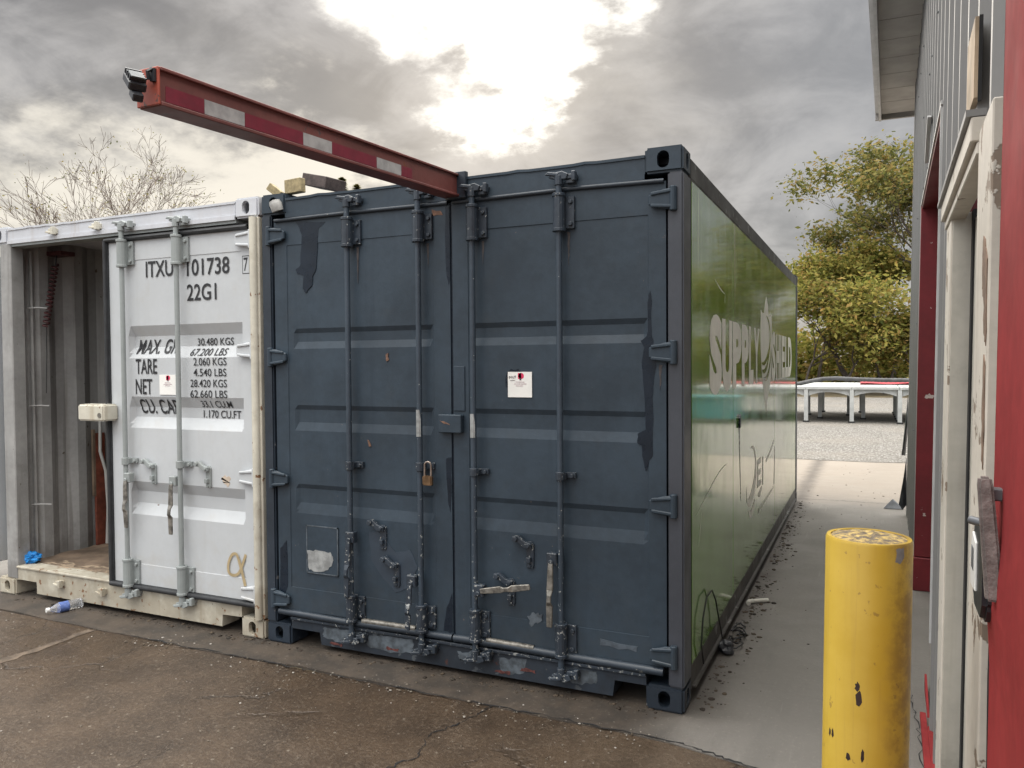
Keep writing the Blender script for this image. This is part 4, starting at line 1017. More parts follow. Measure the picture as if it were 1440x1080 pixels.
# the open door folded back along the left side
od = thing('open_door', '', ''); del od['label']; del od['category']
od['label'] = 'white door swung right back against the container side'
od.parent = wh; od['_o'] = tuple(wh['_o'])
MB().box(wx0 - 0.075, wx0 - 0.02, 0.02, 1.19, 0.215, 2.405).build('door_panel', M['white'], od, bevel=0.004)
MB().box(wx0 - 0.07, wx0 - 0.018, 0.005, 0.02, 0.19, 2.43).build('gasket', M['rubber'], od)

# ---- things on and in the white container
gl_ = MB(); rd = random.Random(2)
bm = bmesh.new(); bmesh.ops.create_icosphere(bm, subdivisions=4, radius=1)
for v in bm.verts:
    n_ = mnoise.noise(v.co * 2.3) * 0.45 + mnoise.noise(v.co * 5.5) * 0.3
    v.co = Vector((v.co.x * 0.072 * (1 + n_), v.co.y * 0.05 * (1 + n_), max(0, 0.035 + v.co.z * 0.04 * (1 + 1.1 * n_))))
gl_.add([v.co for v in bm.verts], [[q.index for q in f_.verts] for f_ in bm.faces]); bm.free()
gl_.add([(-0.05, 0.0, 0.005), (-0.11, -0.02, 0.004), (-0.115, -0.004, 0.008), (-0.05, 0.02, 0.02)], [(0, 1, 2, 3)])
gl_.xf(Matrix.Translation((-4.69, 0.10, 0.212)))
tag(gl_.build('crumpled_glove', M['glove'], None, origin=(-4.69, 0.10, 0.212), smooth=True), 'crumpled bright blue disposable glove on the plywood floor of the white container', 'glove')
cs = thing('hanging_coil', 'dark red coiled spring hanging inside the open white container', 'coil spring', (-4.66, 0.29, 1.9))
co = MB(); n_ = 15 * 12
co.tube([(-4.66 + 0.02 * math.cos(2 * math.pi * i / 12) - 0.0 * i, 0.315 - 0.085 * i / n_ + 0.02 * math.sin(2 * math.pi * i / 12), 2.36 - 0.46 * i / n_) for i in range(n_ + 1)], 0.0065, 6)
co.build('coil', M['red_coil'], cs, smooth=True)
MB().tube([(-4.66, 0.325, 2.43), (-4.66, 0.315, 2.35)], 0.006, 6).build('hook', M['cable'], cs)
MB().tube([(-4.66, 0.235, 1.91), (-4.66, 0.232, 1.7), (-4.66, 0.222, 1.42)], 0.003, 5).build('cord', M['cable'], cs)

# ================================================================== RED BEAM
bmx = thing('steel_beam', 'long rusty red steel beam with reflective tape sticking out over the doors', 'steel beam', (-1.185, -0.9, 2.44))
def bx_beam(x, y, z):   # skew so that it rises gently to its root
    t = (y + 1.84) / 1.84
    return (x + 0.018 * t, y, z + 0.074 * t)
def bbox(mb, x0, x1, y0, y1, z0, z1, n=1):
    t = MB().box(x0, x1, y0, y1, z0, z1); t.v = [bx_beam(*v) for v in t.v]; mb.add(t.v, t.f)
b_ = MB()
bbox(b_, -1.238, -1.158, -1.832, 0.02, 2.392, 2.494)
bbox(b_, -1.238, -1.148, -1.832, 0.02, 2.488, 2.499)
bbox(b_, -1.240, -1.146, -1.832, 0.02, 2.384, 2.396)
b_.build('channel', M['beam'], bmx, bevel=0.002)
e_ = MB(); bbox(e_, -1.240, -1.150, -1.842, -1.833, 2.386, 2.498); e_.build('end_plate', paint('bright_red_oxide', (0.30, 0.055, 0.03), 0.5, 0.25, chips=(0.1, 0.04, 0.03), chip_amt=0.62, chip_sc=25), bmx, bevel=0.002)
ys_ = [-1.81, -1.66, -1.485, -1.19, -1.02, -0.72, -0.53, -0.44]
for i in range(7):
    t = MB(); bbox(t, -1.160, -1.1572, ys_[i] + 0.001, ys_[i + 1] - 0.001, 2.402, 2.448)
    t.build('tape_strip', M['tape_white'] if i % 2 else M['tape_red'], bmx)
t = MB(); bbox(t, -1.23, -1.11, -0.02, 0.012, 2.376, 2.51); t.build('root_plate', M['blue_dark'], bmx, bevel=0.003)
t = MB(); bbox(t, -1.172, -1.156, -1.852, -1.842, 2.452, 2.490); t.tube([(-1.164, -1.85, 2.488), (-1.170, -1.862, 2.478), (-1.172, -1.856, 2.455)], 0.006, 6); t.build('clip', M['lamp'], bmx)
fl = thing('floodlight', 'small black floodlight fixed to the outer end of the red beam', 'floodlight', (-1.21, -1.89, 2.45))
Rt = Matrix.Translation((-1.178, -1.895, 2.436)) @ Matrix.Rotation(R(-25), 4, 'Z') @ Matrix.Rotation(R(38), 4, 'Y') @ Matrix.Scale(0.82, 4)
MB().box(-0.062, 0.03, -0.03, 0.03, -0.022, 0.010).xf(Rt).build('housing', M['lamp'], fl, bevel=0.004)
fins = MB()
for i in range(4): fins.box(-0.058 + i * 0.022, -0.050 + i * 0.022, -0.028, 0.028, 0.008, 0.026)
fins.xf(Rt).build('cooling_fin', M['lamp'], fl)
MB().box(-0.024, 0.028, -0.026, 0.020, 0.026, 0.031).xf(Rt).build('lens', M['lens'], fl)
MB().box(0.0, 0.055, -0.018, 0.018, -0.05, -0.020).xf(Rt).build('bracket', M['lamp'], fl, bevel=0.003)

# ================================================================== BLOCKS ON TOP
def block(name, label, dims, loc, rot, mat, cat='wood block', bev=0.003, parts=None):
    mb = MB().box(-dims[0] / 2, dims[0] / 2, -dims[1] / 2, dims[1] / 2, -dims[2] / 2, dims[2] / 2)
    o = mb.build(name, mat, None, bevel=bev); o.location = loc; o.rotation_euler = [R(a) for a in rot]
    return tag(o, label, cat)
block('wood_block', 'thin pale wood offcut tilted over the corner casting between the two containers', (0.045, 0.05, 0.095), (-2.402, 0.09, 2.628), (0, -52, 12), M['pine'])
block('wood_block', 'square pale wood block end on the top edge of the dark doors', (0.120, 0.045, 0.080), (-2.236, 0.06, 2.634), (0, -2, -2), M['pine'])
block('wood_plank', 'dark weathered plank end lying behind the pale wood block on the container top', (0.20, 0.16, 0.068), (-2.14, 0.20, 2.672), (0, 14, -8), M['old_wood'], 'plank')
cup = MB().lathe([(0.033, -0.03), (0.036, 0.012), (0.034, 0.016), (0.03, 0.03), (0.012, 0.034)], 12)
o = cup.build('grey_cap', M['grey_cup'], None, smooth=True); o.location = (-2.305, -0.02, 2.515); o.rotation_euler = (R(15), R(-12), 0)
tag(o, 'small grey plastic cap stuck beside the top corner of the dark container', 'plastic cap')

# ================================================================== BOTTLE
bt = thing('water_bottle', 'empty clear plastic water bottle lying on the pavement before the white container', 'water bottle', (-4.03, -0.10, 0.034))
prof_b = [(0.012, 0.0), (0.0125, 0.022), (0.016, 0.03), (0.028, 0.055), (0.0325, 0.075), (0.0325, 0.095)]
for i in range(6): prof_b += [(0.0325, 0.10 + i * 0.018), (0.030, 0.108 + i * 0.018)]
prof_b += [(0.0325, 0.205), (0.028, 0.212)]
ax = Matrix.Translation((-4.088, -0.205, 0.031)) @ Vector((0.30, 0.95, 0.02)).to_track_quat('Z', 'Y').to_matrix().to_4x4()
MB().lathe(prof_b, 24).xf(ax).build('body', M['clear'], bt, smooth=True)
MB().lathe([(0.015, -0.004), (0.0155, 0.0), (0.0155, 0.015), (0.013, 0.016)], 18).xf(ax).build('cap', M['cap'], bt, smooth=True)
MB().lathe([(0.0318, 0.072), (0.0332, 0.073), (0.0332, 0.128), (0.0318, 0.129)], 24).xf(ax).build('label_band', M['label_blue'], bt, smooth=True)

# ================================================================== BUILDING
AY, LEAN = 0.0214, 0.01305
bd = thing('metal_building', 'grey ribbed metal building with red and weathered white doorways on the right', 'building', (0.997, 0, 0))
bd.rotation_euler = (0, LEAN, -AY); bd['_o'] = (0, 0, 0)
# wall coordinates: x into the building, y along the wall, z up
def ribbed(sections):
    mb = MB()
    def xprof(u):
        t = (u + 0.10) % 0.305
        return 0 if t < 0.028 else (0.030 * (t - 0.028) / 0.017 if t < 0.045 else (0.030 - 0.030 * (t - 0.288) / 0.017 if t > 0.288 else (0.024 if 0.135 < t < 0.155 or 0.195 < t < 0.215 else 0.030)))
    for u_0, u_1, z0, z1 in sections:
        us = {u_0, u_1}
        k_ = math.floor((u_0 + 0.10) / 0.305)
        while k_ * 0.305 - 0.10 < u_1:
            for a in (0, 0.028, 0.045, 0.134, 0.136, 0.154, 0.156, 0.194, 0.196, 0.214, 0.216, 0.288):
                q = k_ * 0.305 - 0.10 + a
                if u_0 < q < u_1: us.add(q)
            k_ += 1
        us = sorted(us); n = len(us)
        mb.add([(xprof(u_), u_, z) for z in (z0, z1) for u_ in us], [(i, i + 1, n + i + 1, n + i) for i in range(n - 1)])
    return mb
ribbed([(-3.6, -1.52, 0, 4.44), (-1.52, -0.44, 2.09, 4.44), (-0.44, 0.25, 0.03, 4.44), (0.25, 2.62, 2.682, 4.44), (2.62, 5.56, 0.0, 4.44)]).build('siding', M['siding'], bd)
MB().box(0.0, 0.05, 5.56, 5.60, 0, 4.44).box(-0.004, 0.003, 5.50, 5.601, 0, 4.44).build('corner_trim', M['siding'], bd)
MB().box(0.05, 8, 5.5, 5.56, 0, 4.44).build('end_wall', M['siding'], bd)
# eave
ev = MB()
for i in range(22):
    y = -3.6 + 0.46 * i
    ev.box(-0.325, 0.02, y, y + 0.45, 4.44, 4.452); ev.box(-0.325, 0.02, y + 0.45, y + 0.46, 4.446, 4.452)
ev.build('soffit', M['soffit'], bd)
MB().box(-0.352, -0.326, -3.6, 6.58, 4.38, 4.62).box(-0.39, -0.353, -3.6, 6.60, 4.47, 4.60).build('fascia', M['fascia'], bd)
MB().box(-0.39, 8, 6.58, 6.62, 4.40, 4.66).box(-0.39, 8, -3.6, 6.6, 4.63, 4.66).build('roof_edge', M['soffit'], bd)
# big recess with dark red steel jambs
jm = MB().box(-0.006, 0.40, 2.60, 2.66, 0.24, 2.69).build('door_jamb', M['red_jamb'], bd, bevel=0.003)
MB().box(-0.012, 0.40, 2.592, 2.664, 0.0, 0.235).build('jamb_shoe', M['red_jamb'], jm, bevel=0.006)
MB().box(0.032, 0.40, 0.19, 0.25, 0.02, 2.69).build('door_jamb', M['red_jamb'], bd)
MB().box(0.0, 0.40, 0.25, 2.60, 2.66, 2.70).build('lintel', M['red_jamb'], bd)
MB().box(-0.008, 0.012, 0.22, 2.66, 2.682, 2.70).box(-0.008, 0.006, 0.235, 0.252, 0.4, 2.69).box(-0.009, 0.004, 2.655, 2.672, 0.2, 2.69).build('recess_trim', M['fascia'], bd)
MB().box(0.36, 0.40, 0.25, 2.6, 0.0, 2.67).build('roller_door', M['fascia'], bd)
MB().box(-0.006, 0.02, -0.42, 0.245, -0.02, 0.035).box(-0.03, -0.006, -0.40, 0.42, 0.0, 0.022).build('base_flashing', M['red_steel'], bd)
MB().prism([(0.42, 0.0), (0.75, 0.0), (0.78, 0.07), (0.70, 0.05)], SIDE, 0.0, 0.01).build('base_flashing', M['red_steel'], bd)
# weathered doorway
MB().box(-0.012, 0.03, -0.66, -0.45, 0.0, 2.085).build('door_trim', M['trim'], bd, bevel=0.003)
MB().box(-0.006, 0.046, -0.675, -0.661, 0.0, 2.08).build('door_reveal', M['door_slab'], bd)
MB().box(0.044, 0.06, -0.73, -0.676, 0.0, 2.08).build('door_gap', M['dark'], bd)
MB().box(0.050, 0.09, -1.6, -0.70, 0.01, 2.05).build('door_leaf', M['door_slab'], bd)
nb = MB().box(-0.014, 0.035, -1.812, -1.552, 0.0, 2.105).build('door_trim', M['trim'], bd, bevel=0.003)
MB().prism(rough_poly([(-1.80, 1.80), (-1.735, 1.86), (-1.70, 1.84), (-1.71, 1.76), (-1.75, 1.72), (-1.755, 1.66), (-1.80, 1.64)], 0.008, 5, 2), SIDE, -0.0142, -0.0158).build('peeled_patch', M['bare_board'], nb)
MB().prism(rough_poly([(-1.80, 1.60), (-1.765, 1.62), (-1.76, 1.52), (-1.77, 1.42), (-1.80, 1.40)], 0.006, 5, 6), SIDE, -0.0142, -0.0158).build('peeled_patch', M['bare_board'], nb)
MB().box(-0.03, 0.035, -1.552, -0.44, 2.088, 2.142).box(-0.018, 0.03, -1.552, -0.44, 2.06, 2.087).build('door_head', M['trim'], bd, bevel=0.003)
MB().box(-0.04, 0.0, -1.552, -0.40, 2.143, 2.158).build('drip_cap', M['siding'], bd)
# tan flap over a vent
MB().box(-0.012, 0.0, -1.37, -1.165, 2.235, 2.425).build('vent_board', M['tan_flap'], bd)
MB().box(-0.004, 0.004, -1.378, -1.371, 2.225, 2.425).build('vent_edge', M['dark'], bd)
MB().prism([(1.38, 2.95), (1.42, 2.97), (1.68, 2.78), (1.66, 2.76)], SIDE, -0.02, 0.0).build('bent_flashing', M['fascia'], bd)
sc_ = MB(); rd = random.Random(4)
for i in range(40):
    u_ = (math.floor(rd.uniform(-11, 17)) * 0.305) - 0.10 + 0.014; z = rd.choice((1.05, 1.9, 2.75, 3.3, 3.9))
    if 0.2 < u_ < 2.65 and z < 2.7 or -1.55 < u_ < -0.42 and z < 2.2: continue
    sc_.tube([(0.0, u_, z), (-0.006, u_, z)], 0.007, 8)
sc_.build('screw_head', M['flash'], bd)
# red panel nearest the viewer
rp = MB().grid([-3.3 + 0.05 * i for i in range(28)], [0.0 + 0.06 * i for i in range(54)], lambda a, z: (-0.012 - 0.010 * math.exp(-((z - 1.22) / 0.08) ** 2) * (0.5 + 0.5 * math.cos(max(-3.14, min(3.14, (a + 1.95) * 7)))) , a, z))
n0 = len(rp.v)
rp.box(-0.012, 0.035, -1.956, -1.95, 0.0, 3.18)
rp.build('red_panel', M['red_steel'], bd)
MB().box(-0.016, 0.02, -1.954, -1.944, 0.0, 3.2).build('panel_trim', M['fascia'], bd) if False else None
# notices
cn = MB().box(-0.004, -0.001, -1.948, -1.905, 1.455, 1.612).box(-0.004, -0.001, -1.948, -1.91, 1.62, 1.655).build('notice', M['caution'], bd)
cx_ = MB(); fw = lambda a, b: (-0.0046, a, b)
for s_, z in (('N', 1.572), ('E', 1.545), ('PO', 1.522), ('I', 1.50), ('E', 1.475)):
    text_fit(cx_, s_, -1.915, -1.942, z, z + 0.016, fw, bold=0.02)
text_fit(cx_, 'Z', -1.915, -1.944, 1.625, 1.65, fw)
cx_.build('lettering', M['navy_ink'], cn)
sk_ = MB().box(-0.003, -0.001, -0.43, -0.28, 0.88, 1.15).build('wall_sticker', M['paper'], bd)
sx_ = MB(); fw = lambda a, b: (-0.0036, a, b)
n_ = 16
sx_.add([fw(-0.36 + 0.06 * math.cos(2 * math.pi * i / n_), 1.085 + 0.045 * math.sin(2 * math.pi * i / n_)) for i in range(n_)], [tuple(range(n_))])
sx_.build('logo', M['sticker_blue'], sk_)
sx_ = MB()
for i in range(6): sx_.add([fw(-0.41, 1.0 - i * 0.017), fw(-0.30, 1.0 - i * 0.017), fw(-0.30, 1.006 - i * 0.017), fw(-0.41, 1.006 - i * 0.017)], [(0, 1, 2, 3)])
sx_.build('fine_print', M['grey_ink'], sk_)
def wall_pt(x, u_, z):
    return Matrix.Translation((0.997, 0, 0)) @ Matrix.Rotation(-AY, 4, 'Z') @ Matrix.Rotation(LEAN, 4, 'Y') @ Vector((x, u_, z))
# door lever bar
def wall_thing(name, label, cat, x, u_, z):
    o = thing(name, label, cat, tuple(wall_pt(x, u_, z))); o.rotation_euler = (0, LEAN, -AY); o['_o'] = (x, u_, z); return o
hb = wall_thing('pull_handle', 'long grey weathered pull handle on the white door frame', 'door handle', -0.03, -2.05, 1.3)
vs = []
for (x, u_, z, s_) in ((-0.038, -2.075, 1.425, 0.009), (-0.037, -2.075, 1.41, 0.011), (-0.029, -2.075, 1.32, 0.012), (-0.021, -2.075, 1.225, 0.0125)):
    vs += [(x - s_, u_ - s_, z), (x + s_, u_ - s_, z), (x + s_, u_ + s_, z), (x - s_, u_ + s_, z)]
MB().add(vs, [(i * 4 + q, i * 4 + (q + 1) % 4, i * 4 + 4 + (q + 1) % 4, i * 4 + 4 + q) for i in range(3) for q in range(4)] + [(0, 1, 2, 3), (12, 13, 14, 15)]).build('grip', M['grey_wood'], hb, bevel=0.004, seg=2)
MB().tube([(-0.030, -2.06, 1.345), (-0.052, -2.03, 1.345)], 0.007, 10).build('bolt', M['flash'], hb, smooth=True)
MB().box(-0.03, 0.0, -2.068, -2.045, 1.385, 1.405).build('bracket', M['flash'], hb, bevel=0.002)
kb = wall_thing('key_box', 'black lock box with a pale window mounted behind the weathered pull handle', 'lock box', 0.0, -1.9, 1.16)
pr = [(-1.86, 1.20), (-1.85, 1.27), (-1.88, 1.315), (-1.93, 1.338), (-2.00, 1.335), (-2.04, 1.305), (-2.04, 1.20), (-2.01, 1.168), (-1.91, 1.165)]
MB().prism(pr, SIDE, -0.034, 0.0).build('case', M['lamp'], kb, bevel=0.008, seg=2)
wn_ = MB().prism([(-1.87, 1.20), (-1.865, 1.265), (-1.89, 1.30), (-1.945, 1.29), (-1.95, 1.205)], SIDE, -0.0335, -0.0375).build('window', M['cap'], kb, bevel=0.001)
MB().prism([(-1.885, 1.235), (-1.885, 1.275), (-1.925, 1.275), (-1.925, 1.235)], SIDE, -0.0375, -0.0381).build('dial', M['flash'], wn_)
MB().tube([(-0.008, -1.93, 1.17), (-0.010, -1.94, 1.05), (-0.008, -1.95, 0.7), (-0.008, -1.945, 0.3), (-0.008, -1.95, 0.02)], 0.0042, 6).build('cable', M['cable'], kb, smooth=True)
# torn flashing at the far corner
tf = MB()
tf.add([(1.120, 5.60, 1.24), (1.105, 5.55, 0.95), (1.062, 5.52, 0.63), (1.10, 5.60, 0.62), (1.128, 5.62, 0.95)], [(0, 1, 2, 3, 4)])
tf.add([(1.112, 5.60, 0.60), (1.085, 5.54, 0.40), (1.040, 5.50, 0.12), (1.075, 5.53, 0.06), (1.115, 5.60, 0.10)], [(0, 1, 2, 3, 4)])
tf.add([(x + 0.004, y + 0.01, z) for x, y, z in tf.v], [tuple(reversed(q)) for q in list(tf.f)])
tag(tf.build('torn_flashing', M['flash'], None, origin=(1.1, 5.55, 0.06)), 'torn dark grey sheet metal curling off the far corner of the metal building', 'sheet metal')
tp = MB().add([(0.90, 5.86, 0.006), (1.10, 5.88, 0.006), (0.985, 5.93, 0.095), (0.93, 5.96, 0.006), (1.09, 6.02, 0.006), (1.0, 5.99, 0.092)], [(0, 1, 2), (3, 5, 4), (0, 2, 5, 3), (1, 4, 5, 2)])
tag(tp.build('metal_scrap', M['flash'], None, origin=(1.0, 5.93, 0.006)), 'bent triangular scrap of sheet metal lying on the concrete by the building corner', 'metal scrap')

# ================================================================== BOLLARD
bo = thing('bollard', 'yellow painted steel bollard filled with concrete beside the metal building', 'bollard', (0.765, -1.885, 0))
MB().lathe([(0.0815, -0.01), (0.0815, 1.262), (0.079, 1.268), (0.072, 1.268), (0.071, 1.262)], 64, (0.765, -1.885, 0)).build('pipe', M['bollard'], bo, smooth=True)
tp = MB(); vs = []; fs = []; K = 40
rings = [0.0] + [0.073 * i / 9 for i in range(1, 10)]
vs.append((0.765, -1.885, 1.271))
for r_ in rings[1:]:
    for k_ in range(K):
        a = 2 * math.pi * k_ / K
        p = Vector((r_ * math.cos(a), r_ * math.sin(a), 0))
        vs.append((0.765 + p.x, -1.885 + p.y, 1.266 + 0.008 * (1 - (r_ / 0.073) ** 2) + 0.003 * mnoise.noise(p * 60)))
for k_ in range(K): fs.append((0, 1 + k_, 1 + (k_ + 1) % K))
for i in range(8):
    for k_ in range(K): fs.append((1 + i * K + k_, 1 + (i + 1) * K + k_, 1 + (i + 1) * K + (k_ + 1) % K, 1 + i * K + (k_ + 1) % K))
tp.add(vs, fs); tp.build('concrete_cap', M['bollard_top'], bo, smooth=True)
ch_ = MB()
for an, z, w_, h_, sd in ((-101, 0.985, 0.0045, 0.010, 1), (-99, 0.962, 0.006, 0.016, 2), (-143, 0.872, 0.003, 0.009, 3), (-137, 0.874, 0.003, 0.010, 4), (-112, 0.84, 0.0045, 0.009, 5), (-93, 0.85, 0.0035, 0.014, 6), (-125, 0.765, 0.005, 0.008, 7)):
    poly = rough_poly([(-w_, -h_ * 0.5), (0, -h_), (w_, -h_ * 0.4), (w_ * 0.8, h_ * 0.6), (0, h_), (-w_ * 0.8, h_ * 0.5)], w_ * 0.25, 2, sd)
    rad = 0.0818
    ch_.add([(0.765 + rad * math.cos(R(an) + p / rad), -1.885 + rad * math.sin(R(an) + p / rad), z + q) for p, q in poly], [tuple(range(len(poly)))])
ch_.build('paint_chip', M['chip_dark'], bo)
ch_ = MB()
poly = rough_poly([(-0.010, -0.012), (0.004, -0.016), (0.010, 0.0), (0.009, 0.015), (-0.009, 0.015)], 0.002, 3, 3)
ch_.add([(0.765 + 0.0819 * math.cos(R(-47) + p / 0.0819), -1.885 + 0.0819 * math.sin(R(-47) + p / 0.0819), 1.247 + q) for p, q in poly], [tuple(range(len(poly)))])
ch_.build('bare_patch', M['bare'], bo)
bo.rotation_euler = (0, R(0.7), 0); bo.location = (0.748, -1.79, -0.012)

# ================================================================== SMALL DEBRIS
pe = thing('pvc_elbow', 'short pale plastic pipe elbow lying on the concrete beside the green container side', 'pipe', (0.10, 1.86, 0.015))
MB().tube([(0.050, 1.835, 0.018), (0.150, 1.905, 0.018)], 0.0125, 12).tube([(0.060, 1.842, 0.018), (0.040, 1.822, 0.018), (0.036, 1.80, 0.017), (0.042, 1.78, 0.016)], 0.0145, 12).build('pipe', M['pvc'], pe, smooth=True)
loop = MB().tube([(0.012, 0.40 + 0.0 , 0.10), (0.014, 0.33, 0.22), (0.016, 0.36, 0.34), (0.016, 0.46, 0.42), (0.016, 0.60, 0.42), (0.018, 0.70, 0.34), (0.02, 0.78, 0.22), (0.03, 0.84, 0.09)], 0.0045, 7)
tag(loop.build('cable_loop', M['cable'], None, origin=(0.02, 0.6, 0.09), smooth=True), 'thin black cable looping up the lower green side of the container', 'cable')
wl = MB(); rd = random.Random(11)
for j in range(7):
    a0 = rd.uniform(0, 6.28); rr_ = rd.uniform(0.03, 0.075)
    wl.tube([(0.06 + 0.25 * 0 + rr_ * math.cos(a0 + t * 0.5) * rd.uniform(0.9, 1.1), 0.98 + j * 0.05 + rr_ * 1.3 * math.sin(a0 + t * 0.5), 0.008 + 0.02 * abs(math.sin(t * 0.7 + j))) for t in range(9)], 0.0045, 6)
tag(wl.build('cable_tangle', M['cable'], None, origin=(0.06, 1.1, 0), smooth=True), 'tangle of black cable on the ground at the foot of the green container side', 'cable')
lp = MB(); bm = bmesh.new(); bmesh.ops.create_icosphere(bm, subdivisions=3, radius=0.045)
for v in bm.verts: v.co *= 1 + 0.5 * mnoise.noise(v.co * 30); v.co.z = max(-0.02, v.co.z)
lp.add([v.co + Vector((0.05, 0.86, 0.03)) for v in bm.verts], [[q.index for q in f_.verts] for f_ in bm.faces]); bm.free()
tag(lp.build('plastic_lump', M['lamp'], None, origin=(0.05, 0.86, 0)), 'shiny black lump of plastic by the bottom rail of the green side', 'plastic lump')

def scatter(name, mat, n, fn, size, seed, flat=0.6):
    rd = random.Random(seed); vs = []; fs = []
    ico = bmesh.new(); bmesh.ops.create_icosphere(ico, subdivisions=1, radius=1)
    iv = [v.co.copy() for v in ico.verts]; if_ = [[q.index for q in f_.verts] for f_ in ico.faces]; ico.free()
    for _ in range(n):
        p = fn(rd)
        if p is None: continue
        s_ = size[0] * (size[1] / size[0]) ** (rd.random() ** 2.2)
        sx, sy, sz = s_ * rd.uniform(0.7, 1.3), s_ * rd.uniform(0.7, 1.3), s_ * flat * rd.uniform(0.6, 1.1)
        an = rd.uniform(0, 6.28); ca, sa = math.cos(an), math.sin(an); o = len(vs)
        for v in iv:
            j = rd.uniform(0.8, 1.2); x, y, z = v.x * sx * j, v.y * sy * j, v.z * sz
            vs.append((p[0] + x * ca - y * sa, p[1] + x * sa + y * ca, p[2] + z + sz * 0.3))
        fs += [[i + o for i in q] for q in if_]
    return kind(MB().add(vs, fs).build(name, mat), 'stuff')
def near_front(rd):
    x = rd.uniform(-5.5, 1.0); y = -0.26 - 2.4 * rd.random() ** 1.3
    if mnoise.noise(Vector((x * 1.3, y * 1.3, 4))) + rd.uniform(-0.5, 0.5) < 0.05: return None
    return (x, y, -0.005)
scatter('loose_pebbles', M['stone'], 4200, near_front, (0.0014, 0.0062), 1)
def crack_line(rd):
    x = rd.uniform(-3.2, 0.4); y = -0.27 + rd.gauss(0, 0.05)
    if mnoise.noise(Vector((x * 2.2, 0, 9))) + rd.uniform(-0.4, 0.4) < 0.0: return None
    return (x, y, 0.0)
scatter('crack_gravel', M['stone'], 700, crack_line, (0.0018, 0.008), 2)
def rail_foot(rd):
    y = 0.05 + 6.0 * rd.random(); x = 0.015 + abs(rd.gauss(0, 0.07)) + 0.02 * rd.random()
    if mnoise.noise(Vector((y * 2.0, 3, 0))) + rd.uniform(-0.6, 0.6) < 0.02: return None
    return (x, y, 0.0)
scatter('leaf_litter', M['litter'], 900, rail_foot, (0.004, 0.022), 3, 0.45)
scatter('front_grit', M['litter'], 420, lambda rd: (rd.uniform(-4.6, -0.1), rd.gauss(-0.02, 0.03), 0.0), (0.003, 0.016), 4, 0.5)
scatter('far_litter', M['litter'], 110, lambda rd: (rd.uniform(0.05, 1.05), rd.uniform(-0.2, 9.5), 0.0), (0.003, 0.016), 5, 0.4)
# open joint between slab and old pavement, and other cracks
def crack(pts, w0, seed, z):
    rd = random.Random(seed); out = []
    for i in range(len(pts) - 1):
        for t in range(14):
            s_ = t / 14; out.append(Vector((pts[i][0] + (pts[i + 1][0] - pts[i][0]) * s_ + rd.uniform(-0.012, 0.012), pts[i][1] + (pts[i + 1][1] - pts[i][1]) * s_ + rd.uniform(-0.012, 0.012))))
    vs = []
    for i, p in enumerate(out):
        t = (out[min(i + 1, len(out) - 1)] - out[max(i - 1, 0)]).normalized(); q = Vector((-t.y, t.x)) * w0 * rd.uniform(0.15, 1)
        vs += [(p.x + q.x, p.y + q.y, z), (p.x - q.x, p.y - q.y, z)]
    return MB().add(vs, [(2 * i, 2 * i + 1, 2 * i + 3, 2 * i + 2) for i in range(len(out) - 1)])
kind(crack([(0.6, -0.42), (0.3, -0.33), (0.0, -0.262), (-0.6, -0.255), (-1.2, -0.262), (-1.8, -0.258), (-2.5, -0.26), (-3.3, -0.262)], 0.006, 1, 0.003).build('joint_crack', M['dark'], None), 'structure')
kind(crack([(-0.86, -0.27), (-0.9, -0.45), (-0.98, -0.62), (-0.93, -0.8), (-1.05, -1.1), (-1.2, -1.35)], 0.005, 2, -0.003).build('pavement_crack', M['dark'], None), 'structure')
kind(crack([(0.95, 0.65), (0.965, 0.2), (0.94, -0.6)], 0.0035, 6, 0.003).build('lane_crack', M['dark'], None), 'structure')
ps = rough_poly([(-3.60, -0.27), (-3.54, -0.27), (-3.535, -0.9), (-3.55, -1.3), (-3.61, -1.3), (-3.60, -0.8)], 0.014, 10, 8)
kind(MB().add([(a, b, -0.0035) for a, b in ps], [tuple(range(len(ps)))]).build('pale_joint_strip', simple('pale_dry_mortar', (0.098, 0.074, 0.053), 0.85, var=0.4, sc=12), None), 'structure')

kind(crack([(0.0, 6.18), (0.4, 6.22), (0.8, 6.2), (1.12, 6.24)], 0.008, 9, 0.003).build('slab_joint', M['dark'], None), 'structure')
# ================================================================== TRESTLES
def trestle(x0, label, mat_top=None, group='white steel trestle tables in the gravel yard', y0=18.5, W_=1.11, nrow=3):
    t = thing('trestle_table', label, 'trestle table', (x0, y0, 0), group)
    x1 = x0 + W_ - 0.012; Dp = 4.6
    MB().box(x0, x1, y0 - 0.06, y0 + Dp, 0.875, 0.935).build('table_top', M['trestle'], t)
    rows = [y0 + 4.5 * q / (nrow - 1) for q in range(nrow)]
    for yy in rows:
        ar = [(x0 + 0.06, 0.874), (x0 + 0.06, 0.70)] + [(x0 + 0.06 + (W_ - 0.12) * s_ / 12, 0.70 + 0.10 * math.sin(math.pi * s_ / 12) ** 0.8) for s_ in range(1, 12)] + [(x1 - 0.05, 0.70), (x1 - 0.05, 0.874)]
        if yy in (rows[0], rows[-1]): MB().prism(ar, FRONT, yy + 0.01, yy + 0.03).build('arched_apron', M['trestle'], t)
        sx = 0.0 if yy == rows[0] else ((0.10, 0.26, -0.14, 0.18, 0.05)[rows.index(yy) % 5] if nrow < 6 else 0.0)
        lg = MB().box(x0 + sx - 0.048, x0 + sx + 0.05, yy - 0.05, yy + 0.07, 0.05, 0.874).build('leg', M['trestle'], t)
        MB().box(x0 + sx - 0.075, x0 + sx + 0.077, yy - 0.065, yy + 0.085, 0.0, 0.049).build('foot', M['foot'], lg)
    return t
wh_lab = ['white steel trestle table in the gravel yard, nearest the end of the green container side', 'white steel trestle table in the middle of the gap before the trees', 'white steel trestle table partly hidden by the corner of the metal building']
